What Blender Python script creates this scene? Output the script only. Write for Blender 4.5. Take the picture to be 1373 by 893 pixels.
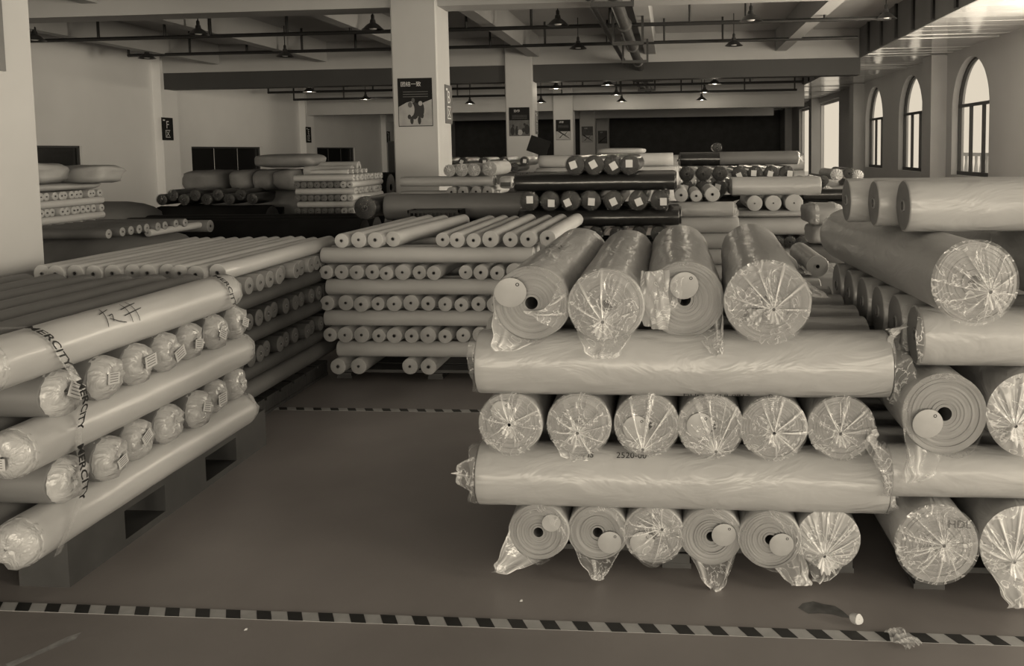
import bpy, bmesh, math, random
from mathutils import Vector, Matrix, noise

# ---------------------------------------------------------------- scene, camera, light
for o in list(bpy.data.objects):
    bpy.data.objects.remove(o, do_unlink=True)
S = bpy.context.scene
COL = S.collection
S.view_settings.view_transform = 'Standard'
S.view_settings.look = 'None'
S.view_settings.gamma = 1.0
S.view_settings.use_curve_mapping = False
S.view_settings.exposure = 0.22
S.cycles.use_denoising = True
S.cycles.max_bounces = 8
S.cycles.transparent_max_bounces = 24
S.cycles.caustics_reflective = False
S.cycles.caustics_refractive = False
S.cycles.sample_clamp_indirect = 4.0

cd = bpy.data.cameras.new('camera')
cam = bpy.data.objects.new('camera', cd)
COL.objects.link(cam)
cd.sensor_fit = 'HORIZONTAL'
cd.sensor_width = 36.0
cd.lens = 36.0 * 1100.0 / 1373.0
cd.shift_x = (686.5 - 808.0) / 1373.0
cd.shift_y = (281.0 - 446.5) / 1373.0
cd.clip_end = 200
cam.location = (0, 0, 1.6)
cam.rotation_mode = 'XYZ'
cam.rotation_euler = (math.pi / 2 - math.radians(4.1), 0.014, math.atan(91 / 1100))
S.camera = cam

TINT = (1.0, 0.885, 0.70)          # warm daylight
W = bpy.data.worlds.new('overcast_sky')
S.world = W
W.use_nodes = True
W.node_tree.nodes['Background'].inputs[0].default_value = (0.71, 0.628, 0.50, 1)
W.node_tree.nodes['Background'].inputs[1].default_value = 1.0

def area(name, loc, rot, sx, sy, power):
    l = bpy.data.lights.new(name, 'AREA')
    l.shape = 'RECTANGLE'; l.size = sx; l.size_y = sy
    l.energy = power; l.color = TINT
    o = bpy.data.objects.new(name, l); COL.objects.link(o)
    o.location = loc; o.rotation_euler = rot
    return o
# fill: area lights added at unseen windows beside and behind the camera
PB = 600.0
RW = 7.6                             # right-hand wall
RIGHT_WINDOWS = {-20.0: 90, -15.0: 90, -10.0: 130, -5.0: 240, 0.0: 280, 5.0: 115, 10.0: 260, 14.6: 900}  # fill power of each unseen window
BACK_WINDOWS = (-12.5, -7.5, -2.5, 2.5, 6.2)
for yw, PR in RIGHT_WINDOWS.items():
    area('window_fill_light', (RW - 0.1, yw, 2.25), (0, math.radians(90), 0), 2.9, 2.5, PR)
for xw in BACK_WINDOWS:
    area('window_fill_light', (xw, -23.85, 2.45), (math.radians(90), 0, 0), 2.5, 3.3, PB)  # openings set far behind the camera so this added light falls off gently

# ---------------------------------------------------------------- helpers
def tag(o, label=None, cat=None, group=None, kind=None):
    if label: o['label'] = label
    if cat: o['category'] = cat
    if group: o['group'] = group
    if kind: o['kind'] = kind
    return o

def link(name, data, parent=None, loc=None, rot=None, scale=None):
    o = bpy.data.objects.new(name, data)
    COL.objects.link(o)
    if parent: o.parent = parent
    if loc: o.location = loc
    if rot: o.rotation_euler = rot
    if scale: o.scale = scale
    return o

def empty(name, loc=(0, 0, 0), rot=None, label=None, cat=None, group=None):
    o = link(name, None, None, loc, rot)
    o.empty_display_size = 0.05
    return tag(o, label, cat, group)

class MB:
    def __init__(s):
        s.v = []; s.f = []; s.m = []; s.cur = 0; s.fold = {}
    def add(s, vs, fs):
        n = len(s.v)
        s.v += [tuple(v) for v in vs]
        s.f += [tuple(i + n for i in f) for f in fs]
        s.m += [s.cur] * len(fs)
        return s
    def box(s, a, b):
        x0, y0, z0 = a; x1, y1, z1 = b
        return s.add([(x0,y0,z0),(x1,y0,z0),(x1,y1,z0),(x0,y1,z0),(x0,y0,z1),(x1,y0,z1),(x1,y1,z1),(x0,y1,z1)],
                     [(0,3,2,1),(4,5,6,7),(0,1,5,4),(1,2,6,5),(2,3,7,6),(3,0,4,7)])
    def tube(s, p, q, r, n=8, r2=None, caps=True):
        p = Vector(p); q = Vector(q); d = (q - p).normalized()
        u = d.cross(Vector((0, 0, 1)) if abs(d.z) < .9 else Vector((1, 0, 0))).normalized(); w = d.cross(u)
        r2 = r if r2 is None else r2
        vs = []
        for (c, rr) in ((p, r), (q, r2)):
            for i in range(n):
                a = 2 * math.pi * i / n
                vs.append(c + u * (rr * math.cos(a)) + w * (rr * math.sin(a)))
        fs = [(i, (i + 1) % n, n + (i + 1) % n, n + i) for i in range(n)]
        if caps: fs += [tuple(range(n - 1, -1, -1)), tuple(range(n, 2 * n))]
        return s.add(vs, fs)
    def lathe(s, prof, n=24, axis='z', c=(0, 0, 0), wob=None):
        """prof: (radius, height) pairs"""
        vs = []
        for k, (r, h) in enumerate(prof):
            for i in range(n):
                a = 2 * math.pi * i / n
                rr = r * (wob(a, h) if wob else 1)
                x, y = rr * math.cos(a), rr * math.sin(a)
                vs.append((c[0]+x, c[1]+y, c[2]+h) if axis == 'z' else (c[0]+x, c[1]+h, c[2]+y) if axis == 'y' else (c[0]+h, c[1]+x, c[2]+y))
        fs = []
        for k in range(len(prof) - 1):
            for i in range(n):
                j = (i + 1) % n
                q = (k*n+i, k*n+j, (k+1)*n+j, (k+1)*n+i)
                fs.append(q if axis != 'y' else q[::-1])
        return s.add(vs, fs)
    def grid(s, nu, nv, fn, wrap=False, fold=None):
        if fold:
            k = len(s.v)
            for j in range(nv):
                for i in range(nu): s.fold[k + j * nu + i] = fold(i / (nu if wrap else nu - 1), j / (nv - 1))
        vs = [fn(i / (nu if wrap else nu - 1), j / (nv - 1)) for j in range(nv) for i in range(nu)]
        fs = []
        for j in range(nv - 1):
            for i in range(nu if wrap else nu - 1):
                k = (i + 1) % nu
                fs.append((j*nu+i, j*nu+k, (j+1)*nu+k, (j+1)*nu+i))
        return s.add(vs, fs)
    def mesh(s, name, mats, smooth=False, fix=False):
        me = bpy.data.meshes.new(name)
        me.from_pydata(s.v, [], s.f)
        for m in (mats if isinstance(mats, (list, tuple)) else [mats]): me.materials.append(m)
        if s.fold:
            at = me.attributes.new('fold', 'FLOAT', 'POINT'); at.data.foreach_set('value', [s.fold.get(i, 0.0) for i in range(len(s.v))])
        if any(s.m): me.polygons.foreach_set('material_index', s.m)
        if fix:
            bm = bmesh.new(); bm.from_mesh(me); bmesh.ops.recalc_face_normals(bm, faces=bm.faces); bm.to_mesh(me); bm.free()
        if smooth:
            me.polygons.foreach_set('use_smooth', [True] * len(me.polygons))
            if smooth != 'all': me.set_sharp_from_angle(angle=math.radians(40))
        me.update()
        return me
    def build(s, name, mats, parent=None, smooth=False, loc=None, rot=None, fix=False):
        return link(name, s.mesh(name, mats, smooth, fix), parent, loc, rot)

def mat(name, v, rough=.6, var=0.0, vscale=6.0, bump=0.0, bscale=30.0, bdist=.01, coat=0.0, metal=0.0, spec=.5, stretch=(1, 1, 1), detail=4.0, v2=None, coords='Object', dist=0.0):
    m = bpy.data.materials.new(name); m.use_nodes = True
    nt = m.node_tree; b = nt.nodes['Principled BSDF']
    c = (v, v, v) if not isinstance(v, tuple) else v
    b.inputs['Base Color'].default_value = (*c, 1)
    b.inputs['Roughness'].default_value = rough
    b.inputs['Metallic'].default_value = metal
    b.inputs['Specular IOR Level'].default_value = spec
    if coat:
        b.inputs['Coat Weight'].default_value = coat; b.inputs['Coat Roughness'].default_value = .18
    tc = nt.nodes.new('ShaderNodeTexCoord'); mp = nt.nodes.new('ShaderNodeMapping')
    mp.inputs['Scale'].default_value = stretch
    nt.links.new(tc.outputs[coords], mp.inputs[0])
    if var:
        n = nt.nodes.new('ShaderNodeTexNoise'); n.inputs['Scale'].default_value = vscale; n.inputs['Detail'].default_value = detail
        nt.links.new(mp.outputs[0], n.inputs[0])
        r = nt.nodes.new('ShaderNodeMapRange'); r.inputs[1].default_value = .3; r.inputs[2].default_value = .7
        r.inputs[3].default_value = 0; r.inputs[4].default_value = 1
        nt.links.new(n.outputs[0], r.inputs[0])
        mx = nt.nodes.new('ShaderNodeMix'); mx.data_type = 'RGBA'
        lo = tuple(max(0, x * (1 - var)) for x in c); hi = tuple(min(1, x * (1 + var)) for x in c)
        mx.inputs[6].default_value = (*lo, 1); mx.inputs[7].default_value = (*hi, 1)
        nt.links.new(r.outputs[0], mx.inputs[0]); nt.links.new(mx.outputs[2], b.inputs['Base Color'])
    if bump:
        n2 = nt.nodes.new('ShaderNodeTexNoise'); n2.inputs['Scale'].default_value = bscale; n2.inputs['Detail'].default_value = 3
        n2.inputs['Distortion'].default_value = dist
        nt.links.new(mp.outputs[0], n2.inputs[0])
        bp = nt.nodes.new('ShaderNodeBump'); bp.inputs['Strength'].default_value = bump; bp.inputs['Distance'].default_value = bdist
        nt.links.new(n2.outputs[0], bp.inputs['Height']); nt.links.new(bp.outputs[0], b.inputs['Normal'])
        if coat: nt.links.new(bp.outputs[0], b.inputs['Coat Normal'])
    return m

def film(name, fac, rough, v=.85, bump=.5, streak=.5):
    """thin plastic film: mostly clear, whiter where it lies folded (mesh attribute 'fold') or creased"""
    m = bpy.data.materials.new(name); m.use_nodes = True
    nt = m.node_tree; b = nt.nodes['Principled BSDF']; out = nt.nodes['Material Output']; N = nt.nodes.new; K = nt.links.new
    b.inputs['Base Color'].default_value = (v, v, v, 1); b.inputs['Roughness'].default_value = rough
    b.inputs['Specular IOR Level'].default_value = .9
    t = N('ShaderNodeBsdfTransparent'); t.inputs[0].default_value = (.97, .97, .97, 1)
    mx = N('ShaderNodeMixShader')
    n = N('ShaderNodeTexNoise'); n.inputs['Scale'].default_value = 11; n.inputs['Detail'].default_value = 3; n.inputs['Distortion'].default_value = 1.5
    tc = N('ShaderNodeTexCoord'); K(tc.outputs['Object'], n.inputs[0])
    d = N('ShaderNodeMath'); d.operation = 'SUBTRACT'; d.inputs[1].default_value = .5; K(n.outputs[0], d.inputs[0])
    ab = N('ShaderNodeMath'); ab.operation = 'ABSOLUTE'; K(d.outputs[0], ab.inputs[0])
    r = N('ShaderNodeMapRange'); r.inputs[1].default_value = .0; r.inputs[2].default_value = .022; r.inputs[3].default_value = streak; r.inputs[4].default_value = 0; K(ab.outputs[0], r.inputs[0])
    at = N('ShaderNodeAttribute'); at.attribute_name = 'fold'
    a1 = N('ShaderNodeMath'); a1.operation = 'ADD'; K(r.outputs[0], a1.inputs[0]); K(at.outputs['Fac'], a1.inputs[1])
    a2 = N('ShaderNodeMath'); a2.operation = 'ADD'; a2.use_clamp = True; a2.inputs[1].default_value = fac; K(a1.outputs[0], a2.inputs[0])
    mn = N('ShaderNodeMath'); mn.operation = 'MINIMUM'; mn.inputs[1].default_value = .92; K(a2.outputs[0], mn.inputs[0])
    if bump:
        bp = N('ShaderNodeBump'); bp.inputs['Strength'].default_value = bump; bp.inputs['Distance'].default_value = .006
        K(n.outputs[0], bp.inputs['Height']); K(bp.outputs[0], b.inputs['Normal'])
    K(mn.outputs[0], mx.inputs[0]); K(t.outputs[0], mx.inputs[1]); K(b.outputs[0], mx.inputs[2]); K(mx.outputs[0], out.inputs[0])
    return m

M = {}
M['floor'] = mat('floor_concrete', (.25, .232, .226), .42, .22, .9, .12, 40, .004, detail=7)
M['wall'] = mat('wall_paint', .82, .75, .05, .5, .08, 60, .003)
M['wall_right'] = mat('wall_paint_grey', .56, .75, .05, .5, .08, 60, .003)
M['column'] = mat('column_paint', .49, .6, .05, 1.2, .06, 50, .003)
M['slab'] = mat('ceiling_paint', .46, .8, .08, .4, .05, 40, .003)
M['beam'] = mat('beam_paint', .42, .75, .08, .6, .05, 40, .003)
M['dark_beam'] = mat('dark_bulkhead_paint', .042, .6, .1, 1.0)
M['wall_shaded'] = mat('far_wall_shaded', .045, .6, .25, 2.0)  # far wall is poorly lit; its dimness is put into the colour
M['dark_glass'] = mat('dark_glass', .012, .25, .1, 2.0)
M['strip'] = mat('glossy_ceiling_strip', .68, .12, .08, 2.0, .03, 8, .004, coat=1.0, spec=1.0)
M['fascia'] = mat('fascia_board', .17, .6, .1, 1.5)
M['pipe_black'] = mat('black_conduit', .018, .45, .1, 5)
M['pipe_grey'] = mat('galvanised_pipe', .07, .4, .25, 7, metal=.3)
M['lamp'] = mat('lamp_shade_metal', .05, .35, .1, 5, metal=.4)
M['lamp_in'] = mat('lamp_reflector', .75, .25, .05, 5)
M['frame'] = mat('window_frame_dark', .06, .5, .1, 5)
M['reveal'] = mat('reveal_paint', .7, .7, .04, 2)
M['white'] = mat('printed_white', .72, .6, .03, 10)
M['ink'] = mat('black_ink', .015, .6, .1, 20)
M['sign_dark'] = mat('sign_dark_panel', .018, .8, .1, 10, spec=.15)
M['sign_grey'] = mat('sign_grey_panel', .10, .45, .1, 10)
M['mid'] = mat('printed_grey', .12, .8, .2, 8, spec=.2)
M['pale'] = mat('printed_pale_grey', .34, .5, .15, 6)
M['tape_light'] = mat('tape_cream', .42, .5, .1, 20)
M['tape_dark'] = mat('tape_black', .02, .5, .2, 20)
M['pallet'] = mat('pallet_grey_plastic', .05, .55, .2, 6)
M['glass'] = film('window_glass', .03, .02, .5, 0, 0)
M['rail'] = mat('balustrade_white', .6, .7, .05, 4)
# ---------------------------------------------------------------- the room
Y0, Y1 = -24.0, 58.0
LW = -15.4
CZ = 4.9
ROWS = [4.05, 13.8, 23.5, 33.2, 42.9, 52.6]
def struct(name, mb, m, parent=None, smooth=False):
    o = mb.build(name, m, parent, smooth)
    if not parent: o['kind'] = 'structure'
    return o

struct('floor', MB().box((LW, Y0, -.15), (RW, Y1, 0)), M['floor'])
struct('ceiling', MB().box((LW, Y0, CZ), (RW, Y1, CZ + .15)), M['slab'])
struct('wall_far', MB().box((LW, Y1, 0), (RW, Y1 + .2, CZ)), M['wall_shaded'])

# columns with chamfered corners
def column(x0, y0):
    c = .025; w = .8
    pts = [(c,0),(w-c,0),(w,c),(w,w-c),(w-c,w),(c,w),(0,w-c),(0,c)]
    mb = MB(); n = 8
    mb.add([(x0+x, y0+y, z) for z in (0, CZ) for x, y in pts], [(i,(i+1)%n,n+(i+1)%n,n+i) for i in range(n)])
    o = mb.build('column', M['column'])
    return tag(o, kind='structure')
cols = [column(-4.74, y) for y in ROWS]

# cross beams on the column rows, bulkheads under two of them, and lengthwise secondary beams
for i, y in enumerate([-15.35, -5.65] + ROWS):
    o = struct('beam', MB().box((LW, y + .12, 4.1), (5.3, y + .68, CZ)), M['beam'])
for y, z0, z1 in ((23.5, 3.62, 4.1), (33.2, 3.25, 4.1), (42.9, 3.3, 4.1)):
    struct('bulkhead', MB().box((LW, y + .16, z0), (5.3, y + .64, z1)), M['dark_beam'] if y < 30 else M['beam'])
for x in (-13.5, -10.2, -6.9, -3.9, -.55, 3.1):
    struct('beam', MB().box((x - .15, Y0, 4.32), (x + .15, Y1, CZ)), M['beam'])

# left wall with low dark windows and pilasters
mb = MB()
wins = [(16.2, 20.4), (25.35, 29.9), (34.8, 39.1), (44.5, 48.6)]
zs0, zs1 = .75, 1.92
ys = [Y0] + [v for w in wins for v in w] + [Y1]
mb.box((LW - .25, Y0, 0), (LW, Y1, zs0)); mb.box((LW - .25, Y0, zs1), (LW, Y1, CZ))
for k in range(0, len(ys), 2): mb.box((LW - .25, ys[k], zs0), (LW, ys[k+1], zs1))
struct('wall_left', mb, M['wall'])
for y in ROWS: struct('pilaster', MB().box((LW, y, 0), (LW + .26, y + .8, CZ)), M['wall'])
for k, (a, b) in enumerate(wins):
    w = empty('window_%d' % (k + 1)); w['kind'] = 'structure'
    w.location = (LW - .12, (a + b) / 2, zs0)
    h = (b - a) / 2; H_ = zs1 - zs0
    f = MB()
    for (p, q) in (((-.03,-h,0),(.05,h,.05)), ((-.03,-h,H_-.05),(.05,h,H_)), ((-.03,-h,0),(.05,-h+.05,H_)), ((-.03,h-.05,0),(.05,h,H_))): f.box(p, q)
    f.build('window_frame', M['frame'], w)
    n = 3
    for j in range(n):
        y0 = -h + 2*h*j/n; y1 = -h + 2*h*(j+1)/n
        MB().box((-.02, y0 + .02, .03), (0, y1 - .02, H_ - .03)).build('pane', M['dark_glass'], w)

# unseen wall behind the camera, set far back with openings for added lights
mb = MB(); xs = [LW]
for xw in BACK_WINDOWS: xs += [xw - 1.25, xw + 1.25]
xs.append(RW)
mb.box((LW, Y0 - .2, 0), (RW, Y0, .8)); mb.box((LW, Y0 - .2, 4.1), (RW, Y0, CZ))
for k in range(0, len(xs), 2): mb.box((xs[k], Y0 - .2, .8), (xs[k+1], Y0, 4.1))
struct('wall_back', mb, M['wall'])

# right wall with round-arched windows
ARCH = [(y_, 1.25) for y_ in RIGHT_WINDOWS] + [(21.74, 1.31), (26.97, 1.31), (31.66, 1.31)]
OPEN = [(38.1, 43.4, 3.86), (45.6, 49.6, 3.86)]
SILL, SPR = .82, 2.55
def arch_pts(yc, hw, n=20):
    return [(yc - hw * math.cos(math.pi * i / n), SPR + hw * math.sin(math.pi * i / n)) for i in range(n + 1)]
mb = MB(); XT = RW + .32
def yz(pts, x): return [(x, p[0], p[1]) for p in pts]
def face(pts):
    for x in (RW, XT): mb.add(yz(pts, x), [tuple(range(len(pts)))])
prev = Y0
for yc, hw in ARCH:
    face([(prev, 0), (yc - hw, 0), (yc - hw, CZ), (prev, CZ)])
    face([(yc - hw, 0), (yc + hw, 0), (yc + hw, SILL), (yc - hw, SILL)])
    ap = arch_pts(yc, hw)
    for a, b in zip(ap, ap[1:]): face([a, b, (b[0], CZ), (a[0], CZ)])
    ring = [(yc - hw, SILL)] + ap + [(yc + hw, SILL)]
    for a, b in zip(ring, ring[1:] + ring[:1]):
        mb.add([(RW,)+a, (RW,)+b, (XT,)+b, (XT,)+a], [(0,1,2,3)])
    prev = yc + hw
for a, b, zt in OPEN:
    face([(prev, 0), (a, 0), (a, CZ), (prev, CZ)]); face([(a, zt), (b, zt), (b, CZ), (a, CZ)])
    for p, q in (((a,0),(a,zt)), ((a,zt),(b,zt)), ((b,zt),(b,0))): mb.add([(RW,)+p, (RW,)+q, (XT,)+q, (XT,)+p], [(0,1,2,3)])
    prev = b
face([(prev, 0), (Y1, 0), (Y1, CZ), (prev, CZ)])
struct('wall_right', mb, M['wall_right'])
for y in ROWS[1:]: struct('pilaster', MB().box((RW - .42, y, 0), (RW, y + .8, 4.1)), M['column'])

def bar_path(mb, pts, x0, x1, t):
    """a frame bar of depth x0..x1 and width t along a y,z path, set inwards"""
    n = len(pts)
    cy = sum(p[0] for p in pts) / n; cz = sum(p[1] for p in pts) / n
    inn = []
    for i, p in enumerate(pts):
        a = pts[max(0, i - 1)]; b = pts[min(n - 1, i + 1)]
        d = Vector((b[0] - a[0], b[1] - a[1])).normalized(); nn = Vector((-d[1], d[0]))
        if nn.dot(Vector((cy - p[0], cz - p[1]))) < 0: nn = -nn
        inn.append((p[0] + nn[0] * t, p[1] + nn[1] * t))
    for i in range(n - 1):
        a, b, c, d = pts[i], pts[i+1], inn[i+1], inn[i]
        mb.add([(x,)+q for x in (x0, x1) for q in (a, b, c, d)], [(0,1,2,3),(7,6,5,4),(0,4,5,1),(2,6,7,3),(1,5,6,2),(3,7,4,0)])
for k, (yc, hw) in enumerate(ARCH[len(RIGHT_WINDOWS):]):
    w = empty('window_%d' % (k + 5), (RW + .2, yc, SILL)); w['kind'] = 'structure'
    ap = [(y - yc, z - SILL) for y, z in arch_pts(yc, hw)]
    f = MB(); bar_path(f, [(-hw, 0)] + ap + [(hw, 0)], -.04, .04, .06); f.box((-.05, -hw, 0), (.05, hw, .1)); f.build('window_frame', M['frame'], w)
    tz = 2.62 - SILL
    MB().box((-.045, -hw, tz), (.045, hw, tz + .08)).build('transom', M['frame'], w)
    for s in (-1, 1): MB().box((-.04, s * hw / 3 - .03, 0), (.04, s * hw / 3 + .03, tz)).build('mullion', M['frame'], w)
    for j in range(3):
        a = -hw + 2 * hw * j / 3; MB().box((-.006, a + .03, .05), (.006, a + 2 * hw / 3 - .03, tz)).build('pane', M['glass'], w)
    g = MB(); P = [p for p in ap if p[1] > tz]
    for x in (-.006, .006): g.add([(x, -hw + .05, tz + .05)] + [(x, p[0] * .97, p[1] - .03) for p in P] + [(x, hw - .05, tz + .05)], [tuple(range(len(P) + 2))])
    g.build('pane', M['glass'], w)
for k, (a, b, zt) in enumerate(OPEN):
    w = empty('door_%d' % (k + 1), (RW + .2, a, 0)); w['kind'] = 'structure'
    f = MB(); L_ = b - a
    f.box((-.05, 0, 0), (.05, .1, zt)); f.box((-.05, L_ - .1, 0), (.05, L_, zt)); f.box((-.05, 0, zt - .12), (.05, L_, zt)); f.build('door_frame', M['reveal'], w)
    MB().box((-.006, .1, .05), (.006, L_ - .1, zt - .12)).build('pane', M['glass'], w)

# balustrade of the balcony outside the windows
bl = empty('balustrade', (11.0, 22, 0), None, 'white balcony balustrade seen outside the nearest arched window', 'balustrade')
mb = MB(); mb.box((-.12, -13, 1.22), (.12, 13, 1.34)); mb.build('top_rail', M['rail'], bl)
MB().box((-.12, -13, .2), (.12, 13, .38)).build('base_rail', M['rail'], bl)
bal = MB().lathe([(.05,.38),(.05,.45),(.085,.62),(.07,.8),(.045,1.0),(.055,1.15),(.05,1.22)], 8).mesh('baluster', M['rail'], True)
for k in range(52): link('baluster', bal, bl, (0, -12.8 + k * .5, 0))
struct('balcony_slab', MB().box((XT, Y0, -.15), (11.4, Y1, -.02)), M['reveal'])

# dropped strip ceiling along the window wall
DZ = 4.12; FX = 5.3
o = struct('ceiling_dropped', MB().box((FX, Y0, DZ + .06), (RW, Y1, DZ + .1)), M['fascia'])
rnd = random.Random(4)
pw = .62
plank = MB().box((-(RW - FX) / 2 + .02, -pw / 2 + .012, -.01), ((RW - FX) / 2, pw / 2 - .012, .012)).mesh('ceiling_panel', M['strip'])
y = 10.0
while y < Y1:
    link('ceiling_panel', plank, o, ((FX + RW) / 2, y + pw / 2, DZ + rnd.uniform(-.004, .01)), (rnd.uniform(-.035, .035), rnd.uniform(-.004, .004), 0))
    y += pw
f = struct('fascia', MB().box((FX - .04, Y0, DZ - .03), (FX, Y1, CZ)), M['fascia'])
st = MB().box((-.05, -.06, DZ), (0, .06, CZ)).mesh('hanger_strip', M['pipe_black'])
y = 9.0
while y < 56: link('hanger_strip', st, f, (FX - .04, y, 0)); y += 1.35

# conduit rails hung from the ceiling
def conduit(Y, z, xa, xb, step, where):
    r = empty('conduit_rail', (xa, Y, z), None, where, 'conduit', 'black conduit rails under the ceiling')
    MB().tube((0,0,0), (xb - xa, 0, 0), .042, 8).build('rail', M['pipe_black'], r, True)
    rod = MB().tube((0,0,0), (0,0,CZ - z), .03, 6).mesh('rod', M['pipe_black'], True)
    n = int((xb - xa) / step)
    rr = random.Random(int(Y))
    for k in range(n + 1): link('rod', rod, r, (min(xb - xa, .02 + k * step + rr.uniform(-.3, .3) * (0 < k < n)), 0, 0))
conduit(17.4, 4.22, -14.25, 4.5, 1.45, 'nearest black conduit rail crossing the hall above the pendant lamps')
conduit(21.0, 4.31, -14.4, 4.63, 1.6, 'second black conduit rail just before the dark bulkhead')
conduit(28.6, 3.85, -14.4, 4.5, 1.9, 'third black conduit rail behind the dark bulkhead')
conduit(30.6, 3.72, -14.4, 4.6, 2.1, 'farthest black conduit rail low behind the bulkhead')

# lengthwise pipes in trapeze brackets
p = empty('sprinkler_pipe', (-.85, 6, 3.96), None, 'thick grey pipe running lengthwise under the ceiling in square brackets', 'pipe')
MB().tube((0,0,0), (0,46,0), .11, 14).build('pipe_run', M['pipe_grey'], p, True)
cl = MB().lathe([(.11,-.06),(.145,-.05),(.145,.05),(.11,.06)], 14, 'y').mesh('coupling', M['pipe_grey'], True)
for k in range(12): link('coupling', cl, p, (0, 3 + k * 3.3, 0))
br = MB()
for s in (-1, 1): br.box((s*.3 - .025, -.03, -.2), (s*.3 + .025, .03, CZ - 3.96))
br.box((-.32, -.04, -.22), (.32, .04, -.15))
brm = br.mesh('bracket', M['pipe_black'])
for yy in (12.4, 16.9, 20.4, 26.0, 30.0): link('bracket', brm, p, (0, yy - 6, 0))
p = empty('thin_pipe', (-1.42, 6, 4.2), None, 'thinner pale pipe running lengthwise beside the thick bracketed pipe', 'pipe')
MB().tube((0,0,0), (.35,46,-.25), .055, 10).build('pipe_run', M['pipe_grey'], p, True)

# pendant lamps
shade = MB().lathe([(.03,.2),(.05,.19),(.06,.13),(.12,.09),(.19,.02),(.22,0),(.215,-.004),(.18,.015),(.11,.075),(.03,.11)], 20).mesh('lamp_shade', M['lamp'], True)
bulb = MB().lathe([(.001,.0),(.06,.004),(.085,.03),(.06,.09),(.03,.1)], 14).mesh('bulb', M['lamp_in'], True)
neck = MB().lathe([(.035,.19),(.035,.27),(.015,.3)], 10).mesh('lamp_neck', M['lamp'], True)
cord = {}
def pendant(x, y, z, label):
    r = empty('pendant_lamp', (x, y, z), None, label, 'lamp', 'dark pendant lamps under the ceiling')
    link('lamp_shade', shade, r); link('bulb', bulb, r); link('lamp_neck', neck, r)
    key = round(z, 2)
    if key not in cord: cord[key] = MB().tube((0,0,.28), (0,0,CZ - z), .012, 6).mesh('cord', M['pipe_black'], True)
    link('cord', cord[key], r)
    if y < 25: return
    l = bpy.data.lights.new('far_fill_light', 'POINT'); l.energy = 18; l.color = TINT; l.shadow_soft_size = .07  # added glow to brighten the far hall; the pendants themselves hang unlit
    link('far_fill_light', l, r, (0, 0, -.06))
LAMPS = [(-13.37,16.5,4.09,'beside the pale column'), (-9.75,16.5,4.12,'above the second light ceiling wedge'), (-13.54,20.5,4.16,'before the left wall pilaster and zone sign'),
 (-9.82,20.5,4.12,'over the dark bulkhead, second along the rear conduit'), (-5.77,15.8,4.02,'immediately beside the poster column'), (-2.16,16,4.04,'between the poster column and the thick pipe'),
 (-2.27,20.5,4.14,'in front of the bulkhead beside the thin pipe'), (1.54,16,4.02,'nearest one past the thick pipe toward the windows'), (1.56,20.5,4.12,'before the bulkhead past the thick pipe'), (4.4,17.4,4.2,'at the fascia where the nearest conduit ends')]
for x, y, z, t in LAMPS: pendant(x, y, z, 'dark cone pendant lamp ' + t)
FAR = [(-11.91,26.5,3.68,'first row behind the bulkhead, nearest the sign wall'), (-11.33,30.0,3.63,'farther row, nearest the sign wall'), (-7.62,31.0,3.45,'farther row, beside the poster column'), (-3.6,26.0,3.58,'first row, close to the second column'), (-4.88,31.0,3.45,'farther row, close to the second column'),
 (-1.96,26.0,3.66,'first row, beside the thick pipe'), (-1.9,29.2,3.56,'middle row, beside the thick pipe'), (-1.89,32.2,3.5,'last row, beside the thick pipe'), (1.38,26.0,3.62,'first row, past the pipes toward the windows'), (1.2,29.2,3.58,'middle row, past the pipes toward the windows'), (1.21,32.2,3.5,'last row, past the pipes toward the windows')]
for x, y, z, t in FAR: pendant(x, y, z, 'small far pendant lamp, ' + t)
# ---------------------------------------------------------------- lettering, signs, posters, floor tape
def text_geo(body, size, align='CENTER', bold=0.0):
    cu = bpy.data.curves.new('txt', 'FONT'); cu.body = body; cu.size = size; cu.align_x = align; cu.align_y = 'CENTER'; cu.resolution_u = 3; cu.offset = bold
    o = bpy.data.objects.new('txt', cu); COL.objects.link(o)
    bpy.context.view_layer.update()
    me = o.evaluated_get(bpy.context.evaluated_depsgraph_get()).to_mesh()
    vs = [v.co.copy() for v in me.vertices]; fs = [tuple(p.vertices) for p in me.polygons]
    o.to_mesh_clear()
    bpy.data.objects.remove(o); bpy.data.curves.remove(cu)
    return vs, fs
def put_text(name, body, size, fn, m, parent):
    vs, fs = text_geo(body, size)
    return MB().add([fn(v.x, v.y) for v in vs], fs).build(name, m, parent)
def poly(name, pts, fn, m, parent):
    return MB().add([fn(*p) for p in pts], [tuple(range(len(pts)))]).build(name, m, parent)
def blob(cx, cy, rx, ry, n=14, a=0):
    return [(cx + rx*math.cos(t)*math.cos(a) - ry*math.sin(t)*math.sin(a), cy + rx*math.cos(t)*math.sin(a) + ry*math.sin(t)*math.cos(a)) for t in [2*math.pi*i/n for i in range(n)]]

def zone_sign(X, Yc, Zc, letter, label, pm, w=.45, h=.68, slot='区'):
    s = empty('zone_sign', (X, Yc, Zc), None, label, 'sign')
    MB().box((0, -w/2, -h/2), (.012, w/2, h/2)).build('panel', pm, s)
    f = lambda d: (lambda x, y: (.0135, x, y + d))
    put_text('letter', letter, .32, f(h * .17), M['white'], s)
    put_text('character', slot, .27, f(-h * .24), M['white'], s)
    MB().box((.0, -w/2 + .06, h/2 - .1), (.0135, -w/2 + .16, h/2 - .06)).build('mark', M['white'], s)
    return s
CXR = -3.94
zone_sign(CXR, 14.43, 2.46, 'B', 'grey zone sign reading B on the side of the poster column', M['sign_grey'])
zone_sign(CXR, 4.385, 2.46, 'A', 'dark framed zone sign high on the nearest pale column', M['sign_grey'])
zone_sign(CXR, 24.1, 2.46, 'C', 'narrow zone sign on the side of the second column', M['sign_grey'])
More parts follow.
